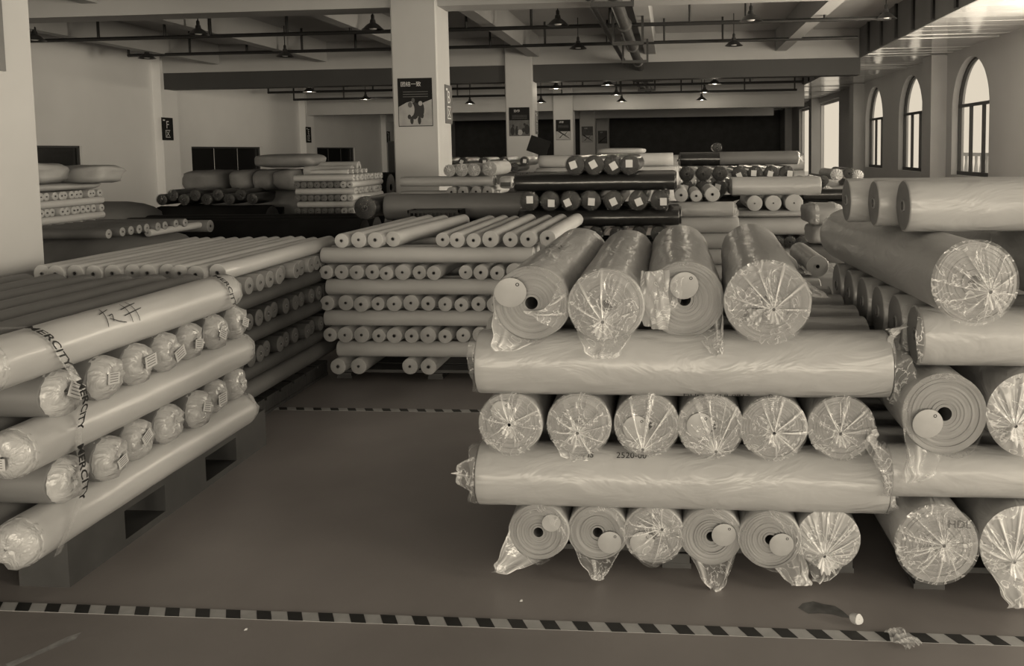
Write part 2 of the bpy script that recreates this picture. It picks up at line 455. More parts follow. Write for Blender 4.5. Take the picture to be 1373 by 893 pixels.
zone_sign(LW + .0, 23.2 + .5, 2.44, 'F', 'dark zone sign reading F beside the wall pilaster', M['sign_dark'], .55, .68).location.x = LW + .27
zone_sign(LW, 33.4, 2.44, 'E', 'small dark zone sign on the farther wall pilaster', M['sign_dark'], .5, .66).location.x = LW + .27
zone_sign(LW, 43.2, 2.5, 'D', 'dark zone sign on the far wall pilaster beside the poster column', M['sign_dark'], .5, .6).location.x = LW + .27

def poster(row, label, kind, title):
    px = empty('poster', (-4.34, ROWS[row] - .004, 2.47), None, label, 'poster', 'posters on the columns')
    w, h = .3, .41
    f = lambda k: (lambda x, y: (x * w, -.004 - .0006 * k, y * h))
    MB().box((-w, -.004, -h), (w, 0, h)).build('sheet', M['sign_dark'] if kind in (0, 1, 2) else M['mid'], px)
    put_text('title', title, .09, lambda x, y: (x - .07, -.0062, y + h * .74), M['white'], px)
    for k in range(3): poly('print_line', [(-.7,.45-k*.1),(.75,.45-k*.1),(.75,.42-k*.1),(-.7,.42-k*.1)], f(1), M['mid'], px)
    if kind == 0:
        poly('hillside', [(-.97,-.97),(.97,-.97),(.97,.12),(.6,.02),(.2,-.1),(-.2,.05),(-.5,0),(-.97,-.18)], f(1), M['pale'], px)
        for (a, b, c, d, m_) in [(-.25,-.3,.2,.28,'pale'),(-.05,-.35,.26,.36,'ink'),(.28,-.3,.24,.34,'ink'),(-.12,.08,.1,.1,'mid'),(.3,-.05,.12,.1,'pale'),(-.3,-.1,.13,.12,'mid'),
                                 (-.22,-.75,.1,.16,'ink'),(.02,-.78,.09,.15,'pale'),(.22,-.75,.1,.17,'ink'),(.38,-.55,.1,.12,'ink'),(-.36,-.6,.1,.1,'ink')]:
            poly('figure', blob(a, b, c, d), f(2 + abs(a)), M[m_], px)
    elif kind == 1:
        poly('backdrop', [(-.97,-.97),(.97,-.97),(.97,.1),(-.97,.1)], f(1), M['mid'], px)
        for (a, b, c, d, m_) in [(-.68,-.65,.2,.3,'ink'),(-.62,-.28,.1,.09,'ink'),(-.28,-.68,.15,.26,'ink'),(-.25,-.38,.09,.08,'ink'),(.72,-.55,.25,.36,'ink'),(.5,-.2,.12,.1,'ink'),(.38,-.6,.13,.16,'ink'),(.05,-.75,.25,.2,'pale')]:
            poly('figure', blob(a, b, c, d), f(2 + abs(a)), M[m_], px)
    else:
        poly('backdrop', [(-.97,-.97),(.97,-.97),(.97,-.15),(-.97,-.15)], f(1), M['pale' if kind != 4 else 'mid'], px)
        for k, (x0, y0, x1, y1, t) in enumerate([(-.7,-.1,.85,-.85,.09),(-.5,-.8,.1,-.35,.06),(.2,-.5,.6,-.15,.05)] if kind != 4 else [(-.6,-.7,.8,.1,.12),(-.8,-.8,.8,-.75,.08)]):
            d = Vector((x1-x0, y1-y0)).normalized(); q = Vector((-d.y, d.x)) * t
            poly('branch', [(x0+q.x,y0+q.y),(x0-q.x,y0-q.y),(x1-q.x*.3,y1-q.y*.3),(x1+q.x*.3,y1+q.y*.3)], f(2 + k), M['ink'], px)
poster(1, 'dark poster with a huddle of figures on the nearest poster column', 0, '团结一致')
poster(2, 'grey poster with silhouetted people on the second column', 1, '协作')
poster(3, 'poster with a dark branching shape on the third column', 2, '拼搏')
poster(4, 'poster with dark top and pale lower half on the fourth column', 3, '目标')
poster(5, 'smallest grey poster with a diagonal shape on the last column', 4, '创新')

# hazard tape on the floor
def tape(Y, xa, xb, w, per, label, ph=0.0):
    t = empty('hazard_tape', (xa, Y, 0), None, label, 'tape', 'striped hazard tape on the floor')
    MB().box((0, -w/2, .0005), (xb - xa, w/2, .0018)).build('tape_strip', M['tape_light'], t)
    sk = w * .55
    st = MB().add([(0,w/2,.0019),(per*.47,w/2,.0019),(per*.47+sk,-w/2,.0019),(sk,-w/2,.0019),(0,w/2,.0026),(per*.47,w/2,.0026),(per*.47+sk,-w/2,.0026),(sk,-w/2,.0026)],
                  [(0,1,2,3),(7,6,5,4),(0,4,5,1),(1,5,6,2),(2,6,7,3),(3,7,4,0)]).mesh('stripe', M['tape_dark'])
    x = ph
    while x < xb - xa - per: link('stripe', st, t, (x, 0, 0)); x += per
tape(2.643, -3.3, 2.8, .052, .1118, 'black and cream hazard tape across the foreground floor', .045)
tape(4.90, -2.72, 2.8, .052, .1118, 'black and cream hazard tape farther back before the stack of thin rolls')
# ---------------------------------------------------------------- fabric rolls
M['cloth_white'] = mat('white_fabric_film', .41, .38, .07, 5, .6, 8, .018, coat=.2, stretch=(1, .45, 1), dist=1.6)
M['cloth_white2'] = mat('white_fabric_plain', .47, .6, .08, 6, .15, 14, .004, stretch=(1, .4, 1))
M['cloth_paper'] = mat('pale_wrapped_fabric', .49, .42, .06, 5, .16, 10, .004, coat=.2, stretch=(1, .4, 1))
M['cloth_grey'] = mat('grey_fabric', .15, .55, .12, 6, .15, 12, .004, stretch=(1, .4, 1))
M['cloth_mid'] = mat('mid_grey_fabric', .33, .55, .12, 6, .15, 12, .004, stretch=(1, .4, 1))
M['cloth_dark'] = mat('dark_fabric_film', .016, .28, .15, 6, .35, 9, .006, coat=.5, stretch=(1, .5, 1), dist=1)
M['end_white'] = mat('roll_end_layers', .27, .55, .10, 9, .1, 60, .002)
M['end_mid'] = mat('grey_roll_end', .2, .55, .12, 9, .1, 60, .002)
M['end_grey'] = mat('dark_grey_roll_end', .11, .55, .12, 9, .1, 60, .002)
M['cloth_black'] = mat('black_fabric_shaded', .009, .85, .2, 6, spec=.2)  # black cloth, taken darker and duller for the shadow over the heap
M['film_strap'] = film('strap_film', .08, .16, streak=.1)
ENDS = {'cloth_dark': 'end_dark', 'cloth_black': 'end_dark', 'cloth_grey': 'end_grey', 'cloth_mid': 'end_mid', 'cloth_shaded': 'end_grey', 'cloth_white2': 'end_thin', 'cloth_paper': 'end_thin'}
M['cloth_shaded'] = mat('shaded_fabric', .075, .6, .15, 6, .15, 12, .004)  # darker copy of the roll cloth, standing for shade on a stack side
M['end_thin'] = mat('thin_roll_end', .40, .55, .12, 9, .1, 60, .002)
M['end_dark'] = mat('dark_roll_end', .03, .4, .3, 12, .2, 40, .003)
M['core'] = mat('cardboard_core', .26, .7, .12, 20)
M['core_shade'] = mat('cardboard_core_shaded', .12, .8, .1, 20)  # darker cardboard paints the shade inside the tube
M['film'] = film('clear_film', .10, .12)
M['film_soft'] = film('clear_film_loose', .14, .12)
M['film_thick'] = film('folded_film', .38, .18)
M['film_dark'] = film('dark_film', .35, .10, .07, streak=.0)
M['crinkle'] = mat('crinkled_plastic_end', .46, .24, .14, 14, .9, 16, .014, coat=.3, dist=1.5)
M['sticker'] = mat('paper_sticker', .58, .55, .03, 20)
M['disc'] = mat('paper_disc', .40, .5, .05, 20)
M['wood'] = mat('dark_pallet_board', .06, .7, .25, 8, .2, 30, .003, stretch=(1, 6, 1))
RD = random.Random(11)
ORD = ['first', 'second', 'third', 'fourth', 'fifth', 'sixth', 'seventh', 'eighth', 'ninth', 'tenth', 'eleventh', 'twelfth', 'thirteenth', 'fourteenth', 'fifteenth']
cache = {}

def body_mesh(r, L, m, seed, seg, rings, amp, hole, round_=.06, end=None):
    end = end or ENDS.get(m, 'end_white')
    key = ('b', round(r, 4), round(L, 3), m, seed, seg, rings, hole, end)
    if key in cache: return cache[key]
    mb = MB(); e = r * round_
    prof = [(r * hole, .001), (r - e, 0), (r - e * .3, e * .35), (r, e)]
    for k in range(1, rings): prof.append((r, e + (L - 2 * e) * k / rings))
    prof += [(r, L - e), (r - e * .3, L - e * .35), (r - e, L), (r * hole, L - .001)]
    off = Vector((seed * 3.7, seed * 1.3, 0))
    def wob(a, h):
        p = Vector((math.cos(a) * 1.3, h * 2.2, math.sin(a) * 1.3)) + off
        q = Vector((math.cos(a) * 4, h * 5, math.sin(a) * 4)) + off
        w = amp * (noise.noise(p) + .5 * noise.noise(q))
        if seg > 40:
            c = Vector((math.cos(a) * 2.2 + h * 2.5, h * 9, math.sin(a) * 2.2 - h * 2)) + off
            w += .03 * (.35 - abs(noise.noise(c))) * (.5 + noise.noise(p * 1.7))
        return 1 + w
    mb.lathe(prof, seg, 'y', wob=wob)
    # end faces carry the end material
    me = None
    ne = seg
    idx = [0] * len(mb.f)
    for i in range(ne): idx[i] = 1
    for i in range(len(mb.f) - ne, len(mb.f)): idx[i] = 1
    mb.m = idx
    me = mb.mesh('roll_body', [M[m], M[end]], True)
    cache[key] = me
    return me

def core_mesh(r, L, seg=14, depth=.3):
    key = ('c', round(r, 4), round(L, 3), seg)
    if key in cache: return cache[key]
    mb = MB(); ri = r * .72; d = min(depth, L * .4)
    n1 = 2
    mb.lathe([(r, .02), (r, -.004), (ri, -.004), (ri, d), (.0005, d)], seg, 'y')
    mb.m = [0] * (n1 * seg) + [1] * (2 * seg)
    me = mb.mesh('core_tube', [M['core'], M['core_shade']], True, fix=False)
    cache[key] = me
    return me

def roll(p, axis, r, L, m, label, group, lod=1, squash=1.0, hole=None, name=None, yaw=0.0, cat='fabric roll', tilt=0.0, spin=None, end=None):
    """p: centre of the end that faces the viewer (axis y) or of the left end (axis x). A roll of fabric on a cardboard tube."""
    name = name or ('wrapped_roll' if m == 'cloth_white' else 'black_roll' if m in ('cloth_dark', 'cloth_black') else 'fabric_roll')
    seed = RD.randrange(3) if lod < 2 else RD.randrange(6)
    o = empty(name, p, (tilt, 0, (-math.pi / 2 if axis == 'x' else 0) + yaw), label, cat, group)
    seg, rings, amp = ((12, 3, .02), (20, 8, .03), (48, 40, .028))[lod]
    if hole is None: hole = .24
    b = link('roll_body', body_mesh(r, L, m, seed, seg, rings, amp, hole, end=end), o)
    sp = RD.uniform(0, 6.28) if spin is None else spin
    b.rotation_euler = (0, sp if squash == 1 else 0.0, 0)
    b.scale = (squash, 1, 1)
    cm = core_mesh(r * hole * 1.02, L, 10 if lod == 0 else 18)
    link('core_tube', cm, o)
    if lod == 2: link('core_tube', cm, o, (0, L, 0), (0, 0, math.pi))
    return o

# ---- film and end dressing for the near rolls (local frame: end face at y=0 looking to -y)
def end_layers(o, r, seed, y=0, flip=1):
    """wound layers showing on the end face"""
    key = ('el', round(r, 3), seed, flip)
    if key not in cache:
        rr = random.Random(seed); mb = MB(); prof = []
        n = 16
        for k in range(n + 1):
            q = r * (.25 + .72 * k / n)
            d = -.001 - rr.uniform(0, .0035) - .002 * (k % 2)
            prof += [(q, d * flip), (q + r * .72 / n * .8, d * flip)]
        mb.lathe(prof[::-1] if flip < 0 else prof, 40, 'y', wob=lambda a, h: 1 + .012 * math.sin(a + seed))
        cache[key] = mb.mesh('end_layers', M['end_white'], True)
    return link('end_layers', cache[key], o, (0, y, 0))

def pleats(o, r, seed, gx=0.0, gz=0.0, bulge=.018, tuft=.035, m='film', y=0, flip=1):
    """film gathered over the end to a knot"""
    rr = random.Random(seed); ph = [rr.uniform(0, 6.28) for _ in range(5)]; ks = [rr.randint(9, 13), rr.randint(17, 23), rr.randint(26, 34)]
    n = 144; nv = 12
    def fn(u, v):
        a = u * 2 * math.pi
        t = v
        env = math.sin(math.pi * min(1, t * 1.05)) ** .8 if t < .95 else .2
        pl = .5 * math.sin(ks[0]*a+ph[0]) + .35 * math.sin(ks[1]*a+ph[1]) + .3 * math.sin(ks[2]*a+ph[2])
        rad = r * 1.015 * (1 - t) + .006
        aa = a + .12 * pl * t
        yy = -.004 - bulge * math.sin(math.pi * t * .6) - .011 * pl * env - .010 * max(0, t - .8) / .2
        return (rad * math.cos(aa) + gx * t, flip * yy + y, rad * math.sin(aa) + gz * t)
    def fo(u, v):
        a = u * 2 * math.pi
        pl = .5 * math.sin(ks[0]*a+ph[0]) + .35 * math.sin(ks[1]*a+ph[1]) + .3 * math.sin(ks[2]*a+ph[2])
        side = .55 + .45 * math.sin(a + ph[4])
        return max(0, pl - .3) * 1.2 * side * min(1, .25 + v * 1.2) + max(0, v - .7) * 1.5 + .12 * v * (1 - side)
    mb = MB().grid(n, nv, fn, True, fo if m != 'film_dark' else (lambda u, v: fo(u, v) * .5))
    # knot: a crumpled rosette
    if tuft:
        def kn(u, v):
            a = u * 2 * math.pi
            pl = math.sin(9*a+ph[3]) * .5 + math.sin(14*a+ph[4]) * .5
            rad = .007 + (tuft * .62) * v ** .8 * (1 + .28 * pl)
            yy = -bulge - .014 - tuft * v * (.7 + .3 * pl)
            return (gx + rad * math.cos(a) + .006 * v, flip * yy + y, gz + rad * math.sin(a) - .35 * tuft * v)
        mb.grid(40, 6, kn, True, lambda u, v: .25 + .2 * math.sin(u * 57))
    return mb.build('film_gather', M[m], o, 'all')

def skirt(o, r, seed, ln=.06, flare=-.25, m='film_soft', a0=0, a1=2 * math.pi, y=0, flip=1):
    """open mouth of the film sleeve standing out beyond the end"""
    rr = random.Random(seed); ph = [rr.uniform(0, 6.28) for _ in range(4)]; closed = a1 - a0 > 6.2
    def fn(u, v):
        a = a0 + u * (a1 - a0)
        w = .5 * math.sin(5*a+ph[0]) + .3 * math.sin(11*a+ph[1]) + .25 * math.sin(19*a+ph[2])
        rad = r * (1.02 + flare * v * (1 + .5 * w) + .03 * w * v)
        return (rad * math.cos(a), flip * (-ln * v * (1 + .45 * math.sin(3*a+ph[3]) + .2 * w)) + y, rad * math.sin(a))
    return MB().grid(72, 7, fn, closed).build('film_sleeve', M[m], o, 'all')

def tail(o, r, seed, a0, a1, tip, m='film_soft', p=.75, y=0, wide=.15):
    """loose film drawn down to a point"""
    rr = random.Random(seed); ph = [rr.uniform(0, 6.28) for _ in range(4)]
    tip = Vector(tip)
    def fn(u, v):
        a = a0 + u * (a1 - a0)
        base = Vector((r * 1.015 * math.cos(a), y - .002, r * 1.015 * math.sin(a)))
        w = math.sin(u*17+ph[0]+3*v) * .5 + math.sin(u*31+ph[1]) * .3 + math.sin(u*9+v*7+ph[2]) * .4
        tgt = tip + Vector(((u - .5) * wide * r, 0, 0))
        q = base.lerp(tgt, v ** p)
        q.y += -.022 * w * math.sin(math.pi * min(1, v * .9 + .05)) - .03 * math.sin(math.pi * v)
        q.x += .008 * math.sin(13 * v + u * 8 + ph[3]) * v
        return q
    return MB().grid(30, 14, fn, False, lambda u, v: .5 * v ** 2 + max(0, math.sin(u * 17 + ph[0] + 3 * v) * .6 + math.sin(u * 31 + ph[1]) * .5 - .5) * .8).build('film_tail', M[m], o, 'all')

def tag_disc(o, r, x, z, y=-.012, rr=None, tilt=.1):
    """round paper disc lying over the end"""
    q = rr or r * .42
    mb = MB().lathe([(.0005, 0), (q * .97, 0), (q, .001), (q, .0025), (.0005, .0025)], 28, 'y')
    d = mb.build('paper_disc', M['disc'], o, True, (x, y, z), (tilt, 0, tilt * .7))
    k = MB().lathe([(q*.07, -.0006), (q*.12, -.0006)], 12, 'y', (q*.45, 0, q*.55)); k.build('print_mark', M['ink'], d)
    return d

def flap(o, pts, m='film_thick', thick=.0015, seed=0, name='film_flap'):
    """folded film patch given by 4 corners, crumpled"""
    A, B, C_, D = [Vector(p) for p in pts]; rr = random.Random(seed); ph = [rr.uniform(0, 6) for _ in range(3)]
    nrm = (B - A).cross(D - A).normalized()
    def fn(u, v):
        q = A.lerp(B, u).lerp(D.lerp(C_, u), v)
        return q + nrm * (.012 * math.sin(9*u+5*v+ph[0]) + .008 * math.sin(21*u-11*v+ph[1]))
    return MB().grid(14, 10, fn).build(name, M[m], o, 'all')

# ================================================================ front stack (on a pallet, five layers)
def pallet(x0, x1, y0, y1, h, label, m='wood', boards=7):
    o = empty('pallet', ((x0 + x1) / 2, (y0 + y1) / 2, 0), None, label, 'pallet')
    a, b = (x1 - x0) / 2, (y1 - y0) / 2
    bw = 2 * b / boards
    tb = MB().box((-a, -bw * .42, h - .02), (a, bw * .42, h)).mesh('deck_board', M[m])
    for k in range(boards): link('deck_board', tb, o, (0, -b + bw * (k + .5), 0))
    st = MB().box((-.05, -b, .02), (.05, b, h - .0205)).mesh('stringer', M[m])
    ft = MB().box((-.055, -b, 0), (.055, b, .0195)).mesh('skid', M[m])
    for x in (-a + .06, 0, a - .06): link('stringer', st, o, (x, 0, 0)); link('skid', ft, o, (x, 0, 0))
    return o
pallet(-.66, .68, 3.05, 4.4, .078, 'dark low wooden pallet under the front stack of white rolls')

G1 = 'white plastic-wrapped rolls of the front stack'
Yf = 2.95
FS = 'of the front stack'
def dress(o, r, kind, seed):
    rr = random.Random(seed)
    end_layers(o, r, seed % 5)
    if kind == 'gather': pleats(o, r, seed, rr.uniform(-.2, .25) * r, rr.uniform(-.3, .1) * r)
    elif kind == 'disc':
        tag_disc(o, r, rr.choice((-.35, .4)) * r, rr.uniform(-.1, .45) * r); skirt(o, r, seed, .045, -.12)
        pleats(o, r, seed + 3, rr.uniform(-.3, .3) * r, -.75 * r, .012, 0, 'film')
    else: skirt(o, r, seed, .05, -.2)

# layer 1: six rolls end-on
for i, x in enumerate((-.505, -.283, -.073, .138, .35, .562)):
    r = .106
    o = roll((x, Yf + RD.uniform(-.015, .02), .178), 'y', r, 1.48, 'cloth_white', 'loosely filmed white roll end, %s in the lowest row %s' % (ORD[i], FS), G1, 2, squash=1.1)
    end_layers(o, r, i % 5)
    pi = math.pi
    if i == 0:
        tail(o, r, 1, pi * .95, pi * 1.62, (-.165, -.03, -.145), 'film_thick'); skirt(o, r, 5, .05, -.15); tag_disc(o, r, .05, .04, rr=.035)
    elif i == 1:
        tag_disc(o, r, .045, -.035); tail(o, r, 2, pi * 1.1, pi * 1.85, (.005, -.04, -.165)); skirt(o, r, 6, .04, -.12)
    elif i == 2:
        tag_disc(o, r, -.045, -.03); skirt(o, r, 7, .05, -.15); pleats(o, r, 17, .03, .03, .012, 0)
    elif i == 3:
        tag_disc(o, r, .045, .01); tail(o, r, 3, pi * 1.02, pi * 1.98, (.012, -.04, -.195)); skirt(o, r, 8, .04, -.1)
    elif i == 4:
        tag_disc(o, r, .04, -.015); skirt(o, r, 9, .05, -.18); tail(o, r, 4, pi * 1.55, pi * 2.05, (.115, -.04, -.15), 'film_thick', wide=.5)
    else:
        pleats(o, r, 21, -.02, -.05, .02, .045, 'film_thick'); tail(o, r, 5, pi * 1.2, pi * 1.7, (-.05, -.03, -.145))
# layer 2: crosswise
def crosswise(n, z, r, m, what, x0=-.735, L=1.5, y0=None, pitch=None, jit=.012):
    out = []
    for k in range(n):
        y = (y0 if y0 is not None else Yf + r - .055) + k * (pitch or 2 * r + .004)
        t = 'front crosswise roll' if k == 0 else '%s crosswise roll back' % ORD[k]
        out.append(roll((x0 + RD.uniform(-jit, jit), y, z), 'x', r, L, m, 'white %s in the %s %s' % (t, what, FS), G1, 2 if k == 0 else 1))
    return out
R2 = crosswise(6, .380, .118, 'cloth_white', 'lower crosswise layer')
o = R2[0]
skirt(o, .115, 31, .025, -.05, 'film_soft'); skirt(o, .115, 32, .045, -.1, 'film_thick', y=1.5, flip=-1)
tail(o, .115, 33, -.6, .9, (.07, -.06, .03), 'film_soft', y=-.001)
pleats(o, .115, 34, 0, -.04, .02, .03, 'film_thick', y=1.5, flip=-1)
# layer 3: six end-on
for i, (x, kind, sd) in enumerate(((-.6, 'gather', 40), (-.345, 'gather', 41), (-.095, 'disc', 42), (.137, 'disc', 43), (.362, 'gather', 44), (.603, 'gather', 45))):
    r = .110
    o = roll((x, Yf + RD.uniform(-.02, .015), .595), 'y', r, 1.48, 'cloth_white', 'plastic-wrapped white roll end, %s in the middle row %s' % (ORD[i], FS), G1, 2, squash=1.1)
    dress(o, r * 1.03, kind, sd)
    if i == 1: tail(o, r, 61, math.pi * 1.1, math.pi * 1.6, (-.01, -.03, -.12), 'film_thick', wide=.8)
    if i == 0: tag_disc(o, r, -.03, .05, rr=.04)
# layer 4: crosswise
R4 = crosswise(6, .812, .121, 'cloth_white', 'upper crosswise layer')
o = R4[0]
skirt(o, .117, 71, .02, -.05, 'film_soft')
skirt(o, .117, 72, .05, .12, 'film_soft', y=1.5, flip=-1); tail(o, .117, 73, .2, 1.6, (.04, 1.56, .15), 'film_thick', y=1.505, wide=.6); tail(o, .117, 74, -1.6, -.2, (.05, 1.58, -.15), 'film_soft', y=1.505, wide=.6)
# layer 5: four big end-on rolls
for i, (x, z, r, kind, sd, yw, yy) in enumerate(((-.51, 1.05, .134, 'open', 80, -.01, 2.93), (-.235, 1.045, .13, 'gather', 81, .0, 2.9), (.045, 1.055, .138, 'open2', 82, .0, 2.98), (.338, 1.056, .143, 'gather', 83, -.055, 2.92))):
    o = roll((x, yy, z), 'y', r, 1.5, 'cloth_white', ['white roll with handwriting, first on top %s', 'white roll with a low film knot, second on top %s', 'white roll with paper disc and crumpled film, third on top %s', 'white roll with starburst film knot, last on top %s'][i] % FS, G1, 2, yaw=yw, squash=1.08)
    end_layers(o, r, i)
    if i == 0:
        tag_disc(o, r, -.072, .042, -.03, .058, .25); skirt(o, r, sd, .08, -.05, 'film_soft'); tail(o, r, 84, math.pi * .92, math.pi * 1.62, (-.1, -.06, -.165), 'film_thick', wide=.5)
        tail(o, r, 85, math.pi * 1.75, math.pi * 2.2, (.02, -.05, -.02), 'film_soft', wide=.6)
    elif i == 1:
        pleats(o, r, sd, -.01, -.05, .03, .05, 'film'); tail(o, r, 86, math.pi * 1.15, math.pi * 1.85, (-.01, -.05, -.18), 'film_soft', wide=.7)
    elif i == 2:
        tag_disc(o, r, .0, .055, -.035, .052, .2); skirt(o, r, sd, .07, -.1, 'film_soft')
        flap(o, [(-.16,-.05,.11),(-.05,-.09,.12),(-.06,-.08,-.1),(-.15,-.05,-.09)], 'film_thick', seed=4); flap(o, [(-.1,-.07,.08),(.0,-.1,.1),(-.02,-.08,-.02),(-.09,-.08,-.04)], 'film_soft', seed=8)
        tail(o, r, 87, math.pi * 1.6, math.pi * 2.1, (.125, -.06, -.2), 'film_soft', wide=.12)
    else:
        pleats(o, r * 1.01, sd, .02, -.02, .022, .04, 'film'); flap(o, [(-.07,-.03,-.02),(-.01,-.045,-.015),(-.03,-.045,-.075),(-.075,-.03,-.06)], 'sticker', seed=2, name='folded_paper')
        tail(o, r, 88, -.2, .9, (.15, .1, .0), 'film_soft', y=.0, wide=1.2)
    if i == 0: first_top = o

def surf_ink(o, r, strokes, w=.004, lift=.0025):
    for st in strokes: pen_stroke(o, r, [st], w, lift)
def pen_stroke(o, r, strokes, w, lift):
    """pen strokes on a roll: (angle around axis, position along axis) paths"""
    mb = MB()
    for st in strokes:
        fine = []
        for (a0, y0), (a1, y1) in zip(st, st[1:]):
            fine += [(a0 + (a1 - a0) * t / 6, y0 + (y1 - y0) * t / 6) for t in range(6)]
        fine.append(st[-1])
        for (a0, y0), (a1, y1) in zip(fine, fine[1:]):
            P = []
            for (a, y) in ((a0, y0), (a1, y1)):
                P.append((Vector(((r + lift) * math.cos(a), y, (r + lift) * math.sin(a))), Vector((-math.sin(a), 0, math.cos(a)))))
            d = (P[1][0] - P[0][0]); 
            if d.length < 1e-6: continue
            nrm = Vector((math.cos((a0+a1)/2), 0, math.sin((a0+a1)/2))); s = d.normalized().cross(nrm) * w / 2
            mb.add([P[0][0]+s, P[0][0]-s, P[1][0]-s, P[1][0]+s], [(0,1,2,3)])
    return mb.build('pen_stroke', M['ink'], o)
def scribble(a, y, h, w, n, seed):
    rr = random.Random(seed); out = []
    for k in range(n): 
        yy = y + w * k / n
        out.append([(a + rr.uniform(-.3, .3) * h, yy), (a + rr.uniform(.2, .5) * h, yy + w / n * .5), (a + rr.uniform(-.5, .1) * h, yy + w / n * .8)])
        out.append([(a + rr.uniform(.1, .5) * h, yy), (a - .4 * h, yy + w / n * .3)])
    return out
surf_ink(first_top, .134, scribble(1.72, .52, .35, .2, 3, 3), .005, .006); surf_ink(first_top, .134, scribble(1.3, .5, .28, .16, 2, 5), .005, .006)

# ================================================================ right-hand stack
G2 = 'white plastic-wrapped rolls of the stack by the picture edge'
RS = 'of the stack behind the front one'
RS = 'of the tall stack nearest the windows'
pallet(.86, 2.2, 2.95, 4.3, .078, 'dark low wooden pallet under the tall stack nearest the windows')
for row, (z, r, xs) in enumerate(((.218, .137, (.912, 1.2, 1.485)), (.682, .140, (.93, 1.215, 1.5)))):
    for i, x in enumerate(xs):
        o = roll((x, 2.85, z), 'y', r, 1.5, 'cloth_white', 'fat white roll end, %s in the %s row %s' % (ORD[i], ('lowest', 'middle')[row], RS), G2, 2)
        end_layers(o, r, i)
        if row == 0:
            pleats(o, r, 90 + i, .015 if i == 0 else -.04, .01 if i == 0 else -.04, .02, .04, 'film' if i == 0 else 'film_thick')
            if i: tail(o, r, 95, math.pi * 1.1, math.pi * 1.8, (-.02, -.04, -.2), 'film_thick', wide=.6)
            else: put_text('letters', 'HDL', .04, lambda x_, y_: (x_ + .065, -.03, y_ + .085), M['mid'], o)
        elif i == 0:
            tag_disc(o, r, -.06, -.03, -.02, .052); skirt(o, r, 97, .05, -.08); tail(o, r, 98, math.pi * .85, math.pi * 1.5, (-.12, -.04, -.23), 'film_soft', wide=.4)
        else: pleats(o, r, 99, -.06, -.03, .02, .05, 'film_thick')
def cross2(n, z, r, x0, what, m='cloth_white', y0=None, pitch=None, dx=0):
    out = []
    for k in range(n):
        out.append(roll((x0 + dx * k, (y0 or 2.85 + r) + k * (pitch or 2 * r + .005), z), 'x', r, 1.5, m, 'white %s crosswise roll %s %s' % ('front' if k == 0 else ORD[k], what, RS), G2, 2 if k == 0 else 1))
    return out
o = cross2(5, .447, .091, .76, 'below the middle row')[0]
skirt(o, .091, 101, .04, .0, 'film_soft'); pleats(o, .091, 102, 0, 0, .02, .02, 'film_thick'); tail(o, .091, 103, -.3, 1.2, (.0, -.04, .16), 'film_soft', wide=.8)
o = cross2(6, .932, .106, .86, 'above the middle row', dx=-.012)[0]
skirt(o, .106, 104, .02, .0, 'film_soft')
# two lengthwise rolls on top, then three crosswise rolls
o = roll((.955, 2.66, 1.168), 'y', .128, 1.5, 'cloth_white', 'fat white roll slanting back near the top %s' % RS, G2, 2, yaw=.06)
end_layers(o, .128, 2); pleats(o, .13, 110, .035, -.025, .022, .045, 'film')
o = roll((1.38, 2.75, 1.168), 'y', .128, 1.5, 'cloth_white', 'white lengthwise roll behind the slanting one %s' % RS, G2, 2, yaw=.02)
end_layers(o, .128, 3)
for k, (x0, y, r) in enumerate(((.822, 2.99, .092), (.77, 3.2, .088), (.71, 3.4, .088))):
    o = roll((x0, y, 1.298 + r), 'x', r, 1.55, 'cloth_white', '%s crosswise white roll on the very top %s' % (('nearest', 'middle', 'farthest')[k], RS), G2, 2, end='end_mid')  # ends face left, away from the light; that shade is in their tone

# pen writing on the front crosswise rolls
def wrap_text(o, r, body, size, a_mid, y_mid, lift=.006):
    vs, fs = text_geo(body, size)
    return MB().add([((r + lift) * math.cos(a_mid + v.y / r), y_mid + v.x, (r + lift) * math.sin(a_mid + v.y / r)) for v in vs], fs).build('handwriting', M['ink'], o)
wrap_text(R4[0], .121, 'DUO', .034, -.95, .80); wrap_text(R4[0], .121, 'H.8-0812', .034, -.95, .94); wrap_text(R4[0], .121, '-B', .034, -.95, 1.07)
wrap_text(R2[0], .118, 'MS', .034, .95, .42); wrap_text(R2[0], .118, '2520-00', .034, .95, .58)
